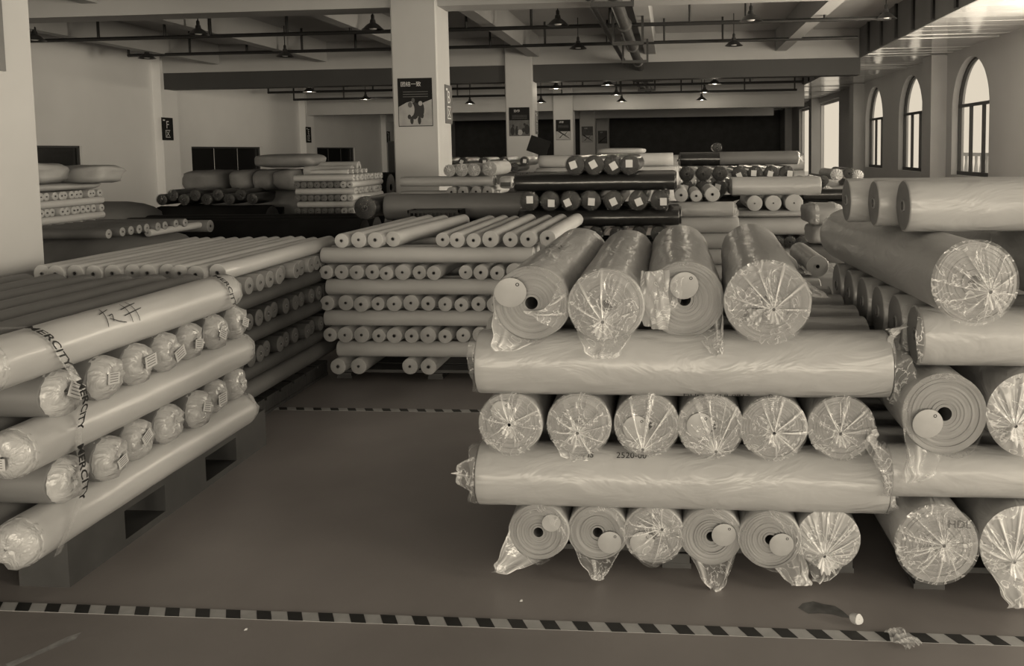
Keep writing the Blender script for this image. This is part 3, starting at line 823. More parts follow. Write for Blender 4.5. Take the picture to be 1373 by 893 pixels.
# ================================================================ strapped stack (long rolls lengthwise, ends facing the windows)
G3 = 'pale rolls of the strapped stack'
SS = 'of the strapped stack'
FX3 = -2.15
def crinkle_end(o, r, seed, y=0, flip=1, sticker=True):
    """folded plastic over the end: a faceted cap"""
    rr = random.Random(seed); mb = MB(); n = 15; vs = []
    for t, (k, d) in enumerate(((1.02, .016), (1.0, -.014), (.84, -.042), (.5, -.056), (.22, -.046), (.03, -.05))):
        for i in range(n):
            a = 2 * math.pi * (i + .4 * (t % 2)) / n
            q = r * k * (1 + rr.uniform(-.07, .07) * (t > 1))
            vs.append((q * math.cos(a), y + flip * (d + rr.uniform(-.010, .010) * (t > 0)), q * math.sin(a)))
    fs = [(t*n+i, t*n+(i+1)%n, (t+1)*n+(i+1)%n, (t+1)*n+i) for t in range(5) for i in range(n)]
    mb.add(vs, fs); c = mb.build('crinkled_end', M['crinkle'], o, 'all')
    if sticker and rr.random() < .65:
        s = r * rr.uniform(.32, .46); a = rr.uniform(-.6, .6); ox, oz = rr.uniform(-.3, .3) * r, rr.uniform(-.25, .25) * r
        R_ = Matrix.Rotation(a, 4, 'Y')
        q = [R_ @ Vector(p) + Vector((ox, 0, oz)) for p in ((-s,0,-s*.7),(s,0,-s*.7),(s,0,s*.7),(-s,0,s*.7))]
        k = MB().add([(v.x, y + flip * -.0675, v.z) for v in q] + [(v.x, y + flip * -.0655, v.z) for v in q], [(0,1,2,3),(7,6,5,4),(0,4,5,1),(1,5,6,2),(2,6,7,3),(3,7,4,0)])
        st = k.build('paper_label', M['sticker'], o)
        l = MB()
        for j in range(4):
            zz = -s*.45 + j * s * .3
            qq = [R_ @ Vector(p) + Vector((ox, 0, oz)) for p in ((-s*.75,0,zz),(s*.7,0,zz),(s*.7,0,zz+s*.08),(-s*.75,0,zz+s*.08))]
            l.add([(v.x, y + flip * -.068, v.z) for v in qq], [(0,1,2,3)])
        l.build('print_lines', M['mid'], st)
    return c
# a grey box pallet with fork openings
o = empty('pallet', (-2.93, 3.53, 0), None, 'grey plastic pallet with fork openings under the strapped stack', 'pallet')
MB().box((-.7, -.75, .15), (.68, .75, .2)).build('deck', M['pallet'], o)
for x in (-.6, -.01, .58):
    for y in (-.59, 0, .6): MB().box((x - .1, y - .16, .03), (x + .1, y + .16 if y < .5 else .75, .15)).build('foot', M['pallet'], o)
for x in (-.6, -.01, .58): MB().box((x - .1, -.75, .0), (x + .1, .75, .03)).build('skid', M['pallet'], o)
def along(n, z, r, layer, m='cloth_paper', y0=2.46):
    out = []
    for k in range(n):
        q = roll((FX3 - r - k * (2 * r + .001), y0 + RD.uniform(-.02, .02), z), 'y', r, 1.46, m if k == 0 else 'cloth_grey', '%s roll, %s from the aisle in the %s lengthwise layer %s' % ('long pale' if k == 0 else 'long grey', ORD[k], layer, SS), G3, 2 if k == 0 else 1)
        crinkle_end(q, r, int(z * 100) + k, sticker=k < 2); out.append(q)
        if k == 0: crinkle_end(q, r, 300 + int(z * 100), y=1.46, flip=-1, sticker=False)
    return out
def facing(n, z, r, y0, pitch, layer):
    for k in range(n):
        q = roll((FX3 - .055 + RD.uniform(-.03, .03), y0 + k * pitch, z), 'x', r, 1.42, 'cloth_grey', 'grey roll with crinkled end, %s in the %s aisle row %s' % (ORD[k], layer, SS), G3, 1, squash=1.1, yaw=math.pi)
        crinkle_end(q, r, int(z * 1000) + k)
along(8, .287, .086, 'lowest', y0=2.56)
facing(7, .444, .085, 2.72, .2, 'lower')
along(8, .602, .086, 'middle', y0=2.54)
facing(7, .76, .085, 2.72, .2, 'upper')
tops = along(8, .922, .09, 'top')
# pen mark: two characters on the top roll beside the aisle
def strokes_on(o, r, chars, a_mid, y_mid, h, w):
    for k, ch in enumerate(chars):
        surf_ink(o, r, [[(a_mid + (q - .5) * h / r, y_mid + (k + p - len(chars) / 2) * w) for p, q in st] for st in ch], .0036, .006)
zuo = [[(.05,.72),(.6,.86)], [(.36,1.0),(.05,.15)], [(.3,.45),(.62,.25),(.95,.12)], [(.35,.55),(.55,.6),(.4,.3)]]
jing = [[(.05,.66),(.95,.8)], [(.0,.38),(.98,.5)], [(.34,.95),(.25,.05)], [(.68,1.0),(.62,.02)]]
strokes_on(tops[0], .09, (zuo, jing), .72, .60, .10, .115)

# printed straps round the stack
def strap(y, label, half=.018, down=True, text='MERCITY  '):
    o = empty('printed_strap', (FX3, y, .2), None, label, 'strap', 'printed straps round the strapped stack')
    zt = .922 + .09 - .2
    path = []
    for i in range(9):
        a = math.pi / 2 * (1 - i / 8) + .25 * (1 - i / 8)
        path.append(Vector((-.09 + .0975 * math.cos(a) + .004, .922 - .2 + .0975 * math.sin(a))))
    path = [Vector((-.75, path[0].y + .002))] + path
    if down: path += [Vector((.052, .60)), Vector((.056, .53)), Vector((.03, .47)), Vector((.016, .40)), Vector((.03, .30)), Vector((.05, .23)), Vector((.03, .15)), Vector((.012, .085)), Vector((-.01, .01))]
    else: path += [Vector((.045, .60)), Vector((.05, .52))]
    yo = lambda s, tot: .10 * math.sin(max(0, (s - .7)) / max(.01, tot - .7) * math.pi) if down else .06 * s
    ls = [0]
    for a, b in zip(path, path[1:]): ls.append(ls[-1] + (b - a).length)
    def at(s, t, lift=0):
        s = max(0, min(ls[-1] - 1e-5, s))
        for i in range(len(path) - 1):
            if ls[i + 1] >= s: break
        u = (s - ls[i]) / max(1e-6, ls[i+1] - ls[i]); p = path[i].lerp(path[i+1], u); d = (path[i+1] - path[i]).normalized()
        n_ = Vector((-d.y, d.x)); n_ = n_ if n_.x + n_.y > 0 else -n_
        return (p.x + n_.x * lift, t + yo(s, ls[-1]) , p.y + n_.y * lift)
    N = 70
    mb = MB().grid(N, 2, lambda u, v: at(u * ls[-1], (v - .5) * 2 * half))
    mb.grid(N, 2, lambda u, v: at(u * ls[-1], (v - .5) * 2 * half, .0012))
    mb.build('strap_band', M['film_strap'], o, 'all')
    s = .68
    while s < ls[-1] - .22:
        vs, fs = text_geo(text.strip(), .052, 'LEFT', .0012)
        MB().add([at(s + v.x * .92, v.y * .85, .004) for v in vs], fs).build('lettering', M['ink'], o)
        s += .25
strap(2.62, 'clear strap with black capital lettering nearest on the strapped stack')
strap(3.74, 'clear lettered strap at the far end of the strapped stack', down=False)

# ================================================================ thin rolls: stack before the poster column
G4 = 'thin white rolls of the middle stack'
MS = 'of the middle thin stack'
r4 = .056
def thin(p, axis, r, L, label, group, m='cloth_white2', lod=1, hole=None, **k): return roll(p, axis, r, L, m, label, group, lod, name='thin_roll', hole=hole or RD.choice((.2, .26, .26)), **k)
pallet(-2.4, -.95, 5.6, 6.9, .062, 'dark low pallet under the middle thin-roll stack')
for i, x in enumerate((-2.335, -2.19, -1.825, -1.69)): thin((x, 5.5 + RD.uniform(-.02, .02), .062 + r4), 'y', r4, 1.45, 'thin white roll, %s of four spacers under the middle thin-roll stack' % ORD[i], G4)
for z, ln in ((.23, 'lowest'), (.45, 'second'), (.672, 'third'), (.895, 'top')):
    for k, y in enumerate((5.5 + r4, 5.63 + r4, 6.2, 6.88)):
        thin((-2.43 + RD.uniform(-.02, .03) + (.06 if z < .3 else 0), y, z), 'x', r4, 1.5, 'thin white roll, %s in the %s crosswise layer %s' % (ORD[k], ln, MS), G4)
for z, ln, xs in ((.34, 'lower', [-2.40 + .119 * k for k in range(12)]), (.561, 'middle', [-2.415, -2.28, -2.155, -2.05, -1.925, -1.81, -1.69, -1.565, -1.445, -1.33, -1.215, -1.1, -.99]), (.783, 'upper', [-2.415 + .112 * k for k in range(8)] + [-1.42, -1.305, -1.19, -1.075, -.96])):
    for k, x in enumerate(xs):
        rr_ = r4 * RD.uniform(.86, 1.02)
        thin((x, 5.5 + RD.uniform(-.03, .03), z + rr_ - r4), 'y', rr_, 1.45, 'thin white roll end, %s in the %s end-on row %s' % (ORD[k], ln, MS), G4, yaw=RD.uniform(-.02, .02))
for k, (x, rr_, yw) in enumerate(((-2.27, .05, -.02), (-2.15, .056, -.03), (-2.03, .055, -.04), (-1.925, .055, -.08), (-1.57, .05, 0), (-1.455, .053, -.01), (-1.34, .05, .0), (-1.225, .057, -.01), (-1.09, .052, -.02), (-.965, .056, -.02), (-.84, .056, -.02))):
    thin((x, 5.5 + RD.uniform(-.05, .03), .955 + rr_), 'y', rr_, 1.5, 'thin white roll lying loose, %s on top %s' % (ORD[k], MS), G4, yaw=yw)

# ================================================================ thin rolls behind the strapped stack
G5 = 'thin rolls of the stack behind the strapped one'
BS = 'behind the strapped stack'
r5 = .05
pallet(-3.6, -2.5, 4.4, 5.7, .11, 'dark pallet under the thin rolls behind the strapped stack')
for k in range(11):
    thin((-2.5 - k * .102, 4.3 + RD.uniform(-.04, .03), .955 + RD.uniform(-.004, .004)), 'y', r5, 1.5, 'thin roll, %s on the top layer %s' % (ORD[k], BS), G5, 'cloth_paper')
for z, ln in ((.855, 'uppermost'), (.645, 'middle'), (.43, 'lowest')):
    for k in range(12):
        thin((-2.44 + RD.uniform(-.02, .03), 4.36 + k * .121, z), 'x', r5, 1.15, 'thin roll end, %s in the %s aisle row %s' % (ORD[k], ln, BS), G5, 'cloth_shaded' if z < .8 else 'cloth_mid', yaw=math.pi)  # aisle side lies in shade; its lower rows are toned darker
for z, ln in ((.75, 'upper'), (.54, 'lower'), (.33, 'lowest')):
    for k in range(2 if z > .4 else 8):
        thin((-2.5 - k * .102, 4.32, z), 'y', r5, 1.5, 'shade-toned thin roll, %s in the %s inner layer %s' % (ORD[k], ln, BS), G5, 'cloth_shaded')
    if z > .4: thin((-3.52, 4.32, z), 'y', r5, 1.5, 'shade-toned thin roll last in the %s inner layer %s' % (ln, BS), G5, 'cloth_shaded')
for k in range(8): thin((-2.5 - k * .13, 4.36, .22), 'y', .058, 1.45, 'dark thin roll, %s in the bottom layer %s' % (ORD[k], BS), G5, 'cloth_grey')
# ================================================================ background stacks
def soft_bundle(name, p, size, m, label, cat='fabric bundle', seed=0, amp=.12, parts=None, yaw=0):
    """a soft stuffed bundle or folded pile: rounded, sagging box"""
    a, b, c = size
    o = empty(name, p, (0, 0, yaw), label, cat)
    def fn(u, v):
        th = u * 2 * math.pi; ph = (v - .5) * math.pi
        e = .45
        sg = lambda t, k: math.copysign(abs(t) ** k, t)
        d = Vector((sg(math.cos(ph), e) * sg(math.cos(th), e), sg(math.cos(ph), e) * sg(math.sin(th), e), sg(math.sin(ph), .6)))
        n_ = noise.noise(Vector((d.x * 1.6 + seed * 5, d.y * 1.6, d.z * 1.6))) * amp + noise.noise(Vector((d.x * 4, d.y * 4 + seed * 3, d.z * 4))) * amp * .4
        return (d.x * a / 2 * (1 + n_), d.y * b / 2 * (1 + n_), c / 2 + d.z * c / 2 * (1 + n_ * .6))
    MB().grid(28, 14, fn, True).build('bundle_body', M[m], o, 'all')
    for k in range(parts or 0):
        x = (k + .5 - parts / 2) * a / parts
        def tie(u, v, x=x):
            th = u * 2 * math.pi; g = lambda t: math.copysign(abs(t) ** .5, t)
            return (x + (v - .5) * .03, g(math.cos(th)) * b / 2 * 1.03, c / 2 + g(math.sin(th)) * c / 2 * 1.03)
        MB().grid(24, 3, tie, True).build('tie_band', M['film_thick'], o, 'all')
    return o
def dark_roll(p, axis, r, L, label, group, sticker=True, seed=0, **k):
    o = roll(p, axis, r, L, 'cloth_dark', label, group, 1, **k)
    pleats(o, r * 1.01, seed, random.Random(seed).uniform(-.3, .3) * r, -.1 * r, .012, .02 if r > .05 else 0, 'film_dark')
    if sticker:
        rr = random.Random(seed + 5); s = r * .36; ox, oz = rr.uniform(-.3, .4) * r, rr.uniform(-.3, .2) * r; R_ = Matrix.Rotation(rr.uniform(-.5, .5), 4, 'Y')
        q = [R_ @ Vector(v) + Vector((ox, 0, oz)) for v in ((-s,0,-s*1.1),(s,0,-s*1.1),(s,0,s*1.1),(-s,0,s*1.1))]
        MB().add([(v.x, -.045, v.z) for v in q] + [(v.x, -.042, v.z) for v in q], [(0,1,2,3),(7,6,5,4),(0,4,5,1),(1,5,6,2),(2,6,7,3),(3,7,4,0)]).build('paper_label', M['sticker'], o)
    return o

# dark film-wrapped stack in the middle of the hall
G8 = 'dark film-wrapped rolls of the central stack'
DS = 'of the central dark stack'
pallet(-1.4, 0.0, 7.6, 8.9, .14, 'low pallet under the central dark stack')
Y8 = 7.5
def dlay_x(z, r, n, what, x0=-1.44):
    for k in range(n): dark_roll((x0 + RD.uniform(-.02, .02), Y8 + r + k * (2 * r + .01), z), 'x', r, 1.48, 'black %s crosswise roll in the %s layer %s' % (('front',) [0] if k == 0 else ORD[k], what, DS), G8, False, 200 + k)
def dlay_y(z, r, xs, what, y=Y8, L=1.45):
    for k, x in enumerate(xs): dark_roll((x, y + RD.uniform(-.03, .03), z), 'y', r, L, 'black roll end with white label, %s in the %s row %s' % (ORD[k], what, DS), G8, True, 220 + k + int(z * 50))
dlay_y(.22, .08, [-1.3 + .17 * k for k in range(8)], 'bottom')
dlay_x(.38, .08, 8, 'bottom')
dlay_y(.54, .08, [-1.3 + .17 * k for k in range(8)], 'low')
dlay_x(.70, .08, 3, 'low'); 
dlay_y(.83, .068, [-1.28, -1.1, -.9, -.7, -.5, -.3, -.12], 'middle')
dlay_x(.98, .078, 8, 'upper', -1.4)
dlay_y(1.145, .086, [-1.31, -1.115, -.92, -.735, -.53, -.3, -.1], 'upper')
dlay_x(1.31, .078, 8, 'top')
dlay_y(1.472, .088, [-.875, -.7, -.53, -.375], 'topmost')

# white rolls past the dark stack
G10 = 'white rolls beyond the front stack'
WS = 'of the pale stack beside the dark one'
pallet(.0, 1.5, 8.3, 9.3, .12, 'low pallet under the pale stack beside the dark one')
for k, z in enumerate((.2, .36, .52, .68, .84)): 
    for j in range(2): roll((-.03 + .02 * k, 8.28 + j * .17, z), 'x', .08, .62, 'cloth_white2', 'white roll, %s up, %s pile %s' % (ORD[k], ('front', 'rear')[j], WS), G10, 1)
o = roll((-.04, 8.28, 1.0), 'x', .075, .66, 'cloth_white', 'short white roll with frilled film ends %s' % WS, G10, 2); skirt(o, .075, 301, .04, .15, 'film_thick'); skirt(o, .075, 302, .04, .15, 'film_thick', y=.66, flip=-1)
for k, (x, r) in enumerate(((.1, .068), (.25, .058), (.41, .072))):
    o = roll((x, 8.2, 1.08 + r), 'y', r, .9, 'cloth_white2', 'white roll end, %s of three on top %s' % (ORD[k], WS), G10, 1); skirt(o, r, 310 + k, .03, .1, 'film_soft')
G10b = 'white rolls of the stack before the far windows'
WB = 'of the white stack by the windows'
for k in range(3): roll((.62, 9.05 + k * .2, .09), 'x', .09, 1.0, 'cloth_mid', 'grey roll, %s at the foot %s' % (ORD[k], WB), G10b, 1)
for k in range(3): roll((.62, 9.05 + k * .2, .27), 'x', .09, 1.0, 'cloth_mid', 'grey roll, %s in the second layer %s' % (ORD[k], WB), G10b, 1)
for k in range(3): roll((.62, 9.05 + k * .2, .44), 'x', .08, 1.0, 'cloth_mid', 'grey roll, %s in the third layer %s' % (ORD[k], WB), G10b, 1)
for k, x in enumerate((1.15, 1.275, 1.4)): dark_roll((x, 8.95, .585), 'y', .062, .9, 'dark roll end, %s of three low %s' % (ORD[k], WB), G10b, False, 330 + k)
for k, x in enumerate((.7, .85, 1.0)): roll((x, 9.0, .585), 'y', .062, .9, 'cloth_mid', 'grey roll end, %s of three low %s' % (ORD[k], WB), G10b, 1)
for k in range(2): roll((.62, 9.06 + k * .2, .755), 'x', .1, .95, 'cloth_white2', 'white %s crosswise roll of the lower pair %s' % (('front', 'rear')[k], WB), G10b, 1)
MB_ = soft_bundle('fabric_bundle', (1.1, 9.2, .86), (.95, .7, .07), 'cloth_mid', 'grey folded cloth lying between the white rolls before the window wall', seed=3)
for k, x in enumerate((.9, 1.1, 1.32)): roll((x, 8.95, 1.01), 'y', .085 + .01 * (k == 2), .9, 'cloth_white2', 'blank white roll end, %s of three %s' % (ORD[k], WB), G10b, 1, hole=.1)
for k in range(2): roll((.66, 9.05 + k * .21, 1.19), 'x', .098, .95, 'cloth_white', 'white %s crosswise roll on top %s' % (('front', 'rear')[k], WB), G10b, 2)

# dark heap behind
G9 = 'dark rolls of the heap behind the white stack'
HS = 'of the dark heap'
for lay in range(6):
    z = .1 + lay * .2
    if lay % 2 == 0:
        for k in range(2): dark_roll((.1, 10.7 + k * .21, z), 'x', .1, 1.45, 'black %s crosswise roll, layer %s up %s' % (('front', 'rear')[k], ORD[lay], HS), G9, False, 350 + lay + k)
    else:
        for k in range(7): dark_roll((.2 + k * .205, 10.5, z), 'y', .1, 1.2, 'black roll end, %s in layer %s up %s' % (ORD[k], ORD[lay], HS), G9, k % 2 == 0, 360 + k + lay)
for k, x in enumerate((.2, .41, .62)): dark_roll((x, 10.5, 1.29), 'y', .095, 1.1, 'black crumpled roll end, %s of three on top %s' % (ORD[k], HS), G9, False, 380 + k)
for k, (x, m_) in enumerate(((.86, 0), (1.06, 1), (1.26, 1), (1.45, 1))): dark_roll((x, 10.45, 1.29), 'y', .092, 1.1, 'shiny dark roll end with label, %s of four on top %s' % (ORD[k], HS), G9, True, 390 + k)
dark_roll((.12, 10.62, 1.475), 'x', .09, .75, 'black short crosswise roll high on the dark heap', G9, False, 398)
o = roll((.62, 10.6, 1.48), 'x', .085, .98, 'cloth_grey', 'grey roll lying aslant on top of the dark heap', G9, 1, tilt=.0); o.rotation_euler = (0, -.06, -math.pi / 2); pleats(o, .085, 399, 0, 0, .02, .05, 'film_thick', y=.98, flip=-1)
dark_roll((.6, 10.75, 1.62), 'y', .06, .4, 'small black roll end perched topmost on the dark heap', G9, False, 401)

# mixed small heap by the window wall
G11 = 'wrapped rolls heaped by the window wall'
for k, (x, z, r, m_) in enumerate(((1.82, 1.15, .06, 'd'), (2.0, 1.17, .07, 'd'), (2.17, 1.24, .075, 'w'), (2.33, 1.26, .07, 'd'), (2.44, 1.23, .07, 'w'), (2.05, 1.02, .07, 'w'))):
    lb = '%s roll end, %s in the heap by the window wall' % ('dark filmed' if m_ == 'd' else 'pale filmed', ORD[k])
    o = dark_roll((x, 11, z), 'y', r, .9, lb, G11, False, 410 + k) if m_ == 'd' else roll((x, 11, z), 'y', r, .9, 'cloth_mid', lb, G11, 1)
    if m_ == 'w': pleats(o, r, 420 + k, 0, -.2 * r, .02, .03, 'film_thick')
for k in range(6): roll((1.75, 11.1 + (k % 2) * .3, .14 + (k // 2) * .3), 'x', .14, .85, 'cloth_mid', 'mid grey roll, %s carrying the heap by the window wall' % ORD[k], G11, 1)
for k in range(2): roll((1.75, 11.1 + k * .2, 1.01), 'x', .075, .85, 'cloth_mid', 'mid grey upper roll, %s under the heap by the window wall' % ORD[k], G11, 1)
dark_roll((1.6, 10.2, 1.03), 'x', .07, .55, 'black roll poking out beside the tall stack nearest the windows', G11, False, 431)
dark_roll((1.6, 10.2, .89), 'x', .07, .55, 'black roll just under another beside the tall stack nearest the windows', G11, False, 432)
for k in range(3): roll((1.55, 10.2, .68 - k * .27), 'x', .135, .6, 'cloth_grey', 'grey roll, %s below the black rolls near the window wall' % ORD[k], G11, 1)
# textile bundles just beyond the tall stack
soft_bundle('fabric_bundle', (1.27, 7.0, .96), (.32, .4, .18), 'cloth_mid', 'crumpled grey bundle showing beside the slanting white roll', seed=5, amp=.25, parts=2)
soft_bundle('fabric_bundle', (1.3, 7.02, .8), (.34, .42, .16), 'cloth_white2', 'pale bundle under the crumpled grey one beside the slanting roll', seed=6, amp=.2)
soft_bundle('fabric_bundle', (1.28, 7.0, .62), (.36, .4, .18), 'cloth_grey', 'dark grey bundle below the pale one beside the slanting roll', seed=7, amp=.2)
for k in range(2): roll((1.05, 6.9 + k * .3, .46 - 0), 'x', .15, .8, 'cloth_mid', 'mid grey thick roll, %s under the bundles beside the slanting roll' % ORD[k], G11, 1)
for k in range(2): roll((1.05, 6.9 + k * .3, .155), 'x', .155, .8, 'cloth_mid', 'mid grey thick foot roll, %s under the bundles' % ORD[k], G11, 1)
# grey rolls between the front stack and those bundles
GB = 'grey rolls close behind the front stack'
for k in range(4): roll((.46, 4.85 + k * .21, .74), 'x', .1, .62, 'cloth_mid', 'grey roll, %s in the upper layer close behind the front stack' % ORD[k], GB, 1)
for k in range(4): roll((.46, 4.85 + k * .21, .53), 'x', .1, .62, 'cloth_mid', 'grey roll, %s in the middle layer close behind the front stack' % ORD[k], GB, 1)
for k in range(4): roll((.46, 4.85 + k * .21, .32), 'x', .1, .62, 'cloth_mid', 'grey roll, %s in the lower layer close behind the front stack' % ORD[k], GB, 1)
for k in range(4): roll((.46, 4.85 + k * .21, .11), 'x', .105, .62, 'cloth_mid', 'grey roll, %s in the foot layer close behind the front stack' % ORD[k], GB, 1)
for k, x in enumerate((.68, .86)): o = roll((x, 4.9, .9), 'y', .065, .7, 'cloth_white', 'white roll end with film tip, %s close behind the front stack' % ('left', 'right')[k], GB, 2); tail(o, .065, 440 + k, -.4, .9, (.13, .0, -.05), 'film_soft', wide=.5)

# white stack right of the poster column, grey covered roll before it
G12 = 'rolls beside the poster column'
PS = 'of the white pile by the column'
pallet(-3.7, -2.3, 11.1, 12.4, .12, 'low pallet under the white pile beside the poster column')
for lay in range(6):
    z = .2 + lay * .16
    for k in range(2): roll((-3.72, 11.08 + k * .17, z), 'x', .08, 1.36, 'cloth_white2', 'white %s crosswise roll, layer %s up %s' % (('front', 'rear')[k], ORD[lay], PS), G12, 1)
for k, x in enumerate((-2.98, -2.82, -2.64, -2.48)): roll((x, 10.95, 1.0 + .07), 'y', .07, 1.2, 'cloth_white2', 'white roll end, %s in the lower row %s' % (ORD[k], PS), G12, 1)
for k in range(2): roll((-3.72, 11.08 + k * .15, 1.21), 'x', .068, 1.3, 'cloth_white', 'white %s upper crosswise roll %s' % (('front', 'rear')[k], PS), G12, 1)
for k, (x, r) in enumerate(((-3.0, .08), (-2.83, .085), (-2.66, .085), (-2.44, .1))):
    o = roll((x, 10.95, 1.28 + r), 'y', r, 1.0, 'cloth_white', 'white filmed roll end, %s on top %s' % (ORD[k], PS), G12, 1); pleats(o, r, 450 + k, 0, 0, .01, 0, 'film')
b = soft_bundle('carton', (-2.25, 11.2, 1.1), (.2, .3, .17), 'cloth_white', 'pale carton-like bundle with printed side beside the white pile', 'bundle', 9, .03)
MB().box((-.07, -.157, .03), (.07, -.153, .09)).build('print', M['mid'], b)
roll((-3.05, 8.6, 1.03), 'x', .14, 1.5, 'cloth_grey', 'thick dark grey covered roll lying before the poster column', G12, 2)
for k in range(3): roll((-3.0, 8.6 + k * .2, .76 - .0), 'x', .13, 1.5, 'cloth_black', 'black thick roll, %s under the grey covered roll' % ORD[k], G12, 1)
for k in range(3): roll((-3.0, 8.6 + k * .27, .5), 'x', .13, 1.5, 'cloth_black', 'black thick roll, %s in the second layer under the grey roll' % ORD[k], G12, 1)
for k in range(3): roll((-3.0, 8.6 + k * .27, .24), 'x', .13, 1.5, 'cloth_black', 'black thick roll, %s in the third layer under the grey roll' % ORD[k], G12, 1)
dark_roll((-3.18, 8.3, 1.04), 'y', .12, .9, 'black film bag end against the poster column', G12, False, 460)
ct = empty('crate', (-2.42, 8.3, .84), None, 'black slotted crate before the grey covered roll', 'crate')
MB().box((-.27, -.12, 0), (.27, .12, .015)).build('crate_floor', M['ink'], ct)
for (p_, q_) in (((-.27,-.12,.0),(.27,-.105,.03)), ((-.27,-.12,.15),(.27,-.105,.18)), ((-.27,.105,0),(.27,.12,.18)), ((-.27,-.12,0),(-.255,.12,.18)), ((.255,-.12,0),(.27,.12,.18))): MB().box(p_, q_).build('crate_side', M['ink'], ct)
for k in range(12): MB().box((-.255 + k * .045, -.12, .03), (-.24 + k * .045, -.108, .15)).build('slat', M['ink'], ct)
for k in range(2): dark_roll((-2.7, 8.25 + k * .2, .735), 'x', .1, .6, 'black roll, %s carrying the slotted crate' % ORD[k], G12, False, 465 + k)
for k in range(2): dark_roll((-2.7, 8.25 + k * .2, .53), 'x', .1, .6, 'black roll, %s in the layer below those carrying the crate' % ORD[k], G12, False, 467 + k)
for k in range(2): dark_roll((-2.7, 8.25 + k * .2, .32), 'x', .1, .6, 'black roll, %s low under the slotted crate' % ORD[k], G12, False, 469 + k)
for k in range(2): dark_roll((-2.7, 8.25 + k * .2, .11), 'x', .1, .6, 'black roll, %s on the floor under the slotted crate' % ORD[k], G12, False, 471 + k)

# far white stacks across the hall
GF = 'far rolls across the hall'
for k in range(9):
    z = .12 + (k // 3) * .42
    roll((-2.8 + (k % 3) * .05, 17 + (k % 3) * .45, z + .09), 'x', .21, 2.9, 'cloth_white2', 'thick far white roll, %s of the low bank behind the dark stack' % ORD[k], GF, 1)
for k, (x, L_, r, m_) in enumerate(((-2.75, 1.2, .13, 'cloth_white2'), (-1.45, 1.5, .14, 'cloth_white2'))): roll((x, 17.1, 1.26 + r), 'x', r, L_, m_, 'far white roll, %s on the low bank behind the dark stack' % ORD[k], GF, 1)
soft_bundle('fabric_bundle', (-1.0, 16.9, 1.53), (1.0, .4, .12), 'cloth_mid', 'flat grey cloth on the far white bank', seed=12, amp=.1)
cb = MB().box((-.25, -.02, 0), (.25, .02, .4)).build('board', M['sign_dark']); cb.location = (-3.3, 20, 1.55); cb.rotation_euler = (0, .35, 0); tag(cb, 'dark tilted board leaning beside the third column', 'board')
for k in range(4): roll((-3.9, 20.0 + k * .5, .25), 'x', .25, 3, 'cloth_mid', 'thick grey far roll, %s at the foot of the second column' % ORD[k], GF, 1)
for k in range(3): roll((-3.9, 20.1 + k * .5, .73), 'x', .24, 3, 'cloth_mid', 'thick grey far roll, %s in the second layer by the second column' % ORD[k], GF, 1)
for k in range(2): roll((-3.9, 20.1 + k * .5, 1.2), 'x', .24, 3, 'cloth_white2', 'thick pale far roll, %s on top by the second column' % ORD[k], GF, 1)
for k in range(6): roll((-.4 + (k % 2) * .05, 24 + (k % 2) * .5, .25 + (k // 2) * .48), 'x', .24, 4.2, 'cloth_white2', 'thick white roll, %s in the bank before the dark far wall' % ORD[k], GF, 1)
for k in range(10): dark_roll((-4.6 + k * .2, 15.6, 1.3 + (k % 2) * .12), 'y', .09, 1.2, 'far dark roll end, %s behind the white pile by the column' % ORD[k], GF, k % 2 == 1, 480 + k)
for k in range(6): roll((-4.7, 15.7 + (k % 2) * .4, .2 + (k // 2) * .4), 'x', .2, 2.2, 'cloth_grey', 'thick grey roll, %s carrying the far dark roll ends' % ORD[k], GF, 1)

# ---------------------------------------------------------------- left background
G6 = 'thin white rolls of the stack beside the near column'
LS = 'of the stack beside the near column'
r6 = .033
for z, ln in ((1.295, 'upper'), (1.165, 'middle'), (1.035, 'lower')):
    for k in range(13):
        thin((-4.98 + RD.uniform(-.02, .03), 5.95 + k * .069, z), 'x', r6, 1.0, 'thin white roll end, %s in the %s row %s' % (ORD[k], ln, LS), G6, lod=0, yaw=math.pi)
for z, ln in ((1.23, 'upper'), (1.10, 'lower'), (.97, 'lowest')):
    for k in range(2): thin((-5.02 - k * .07, 5.9, z), 'y', r6, .95 - .04 * k, 'thin white lengthwise roll, %s in the %s layer %s' % (ORD[k], ln, LS), G6, lod=0)
    thin((-5.9, 5.9, z), 'y', r6, .95, 'thin white lengthwise roll at the back in the %s layer %s' % (ln, LS), G6, lod=0)
soft_bundle('fabric_bundle', (-5.45, 6.4, 1.33), (1.1, .9, .07), 'cloth_mid', 'flat grey cloth on the thin rolls beside the near column', seed=20, amp=.08)
soft_bundle('fabric_bundle', (-5.15, 6.25, 1.395), (.42, .45, .17), 'cloth_mid', 'pale pillow-like bundle nearest the column under the dark window', seed=21, amp=.2)
soft_bundle('fabric_bundle', (-4.92, 6.62, 1.39), (.4, .4, .15), 'cloth_mid', 'pale pillow-like bundle second from the column under the dark window', seed=22, amp=.2)
for lay in range(4):
    for k in range(2): roll((-6.0, 6.1 + k * .5, .12 + lay * .235), 'x', .118, 1.0, 'cloth_grey', 'grey roll, %s pile, layer %s up under %s' % (('front', 'rear')[k], ORD[lay], 'the thin stack beside the column'), G6, 1)
soft_bundle('covered_pile', (-4.62, 6.3, .0), (1.05, 1.5, .99), 'cloth_grey', 'grey sheet-covered pile behind the top thin rolls', 'covered pile', 23, .05)
for k in range(9):
    thin((-4.18 + RD.uniform(-.02, .03), 5.75 + k * .105 + (.06 if k > 0 else 0) + (.05 if k > 6 else 0), 1.0 + .034 + .0), 'x', .036, .8, 'small white roll end, %s of the row on the grey covered pile' % ORD[k], G6, 'cloth_grey', end='end_white', lod=0, yaw=math.pi)
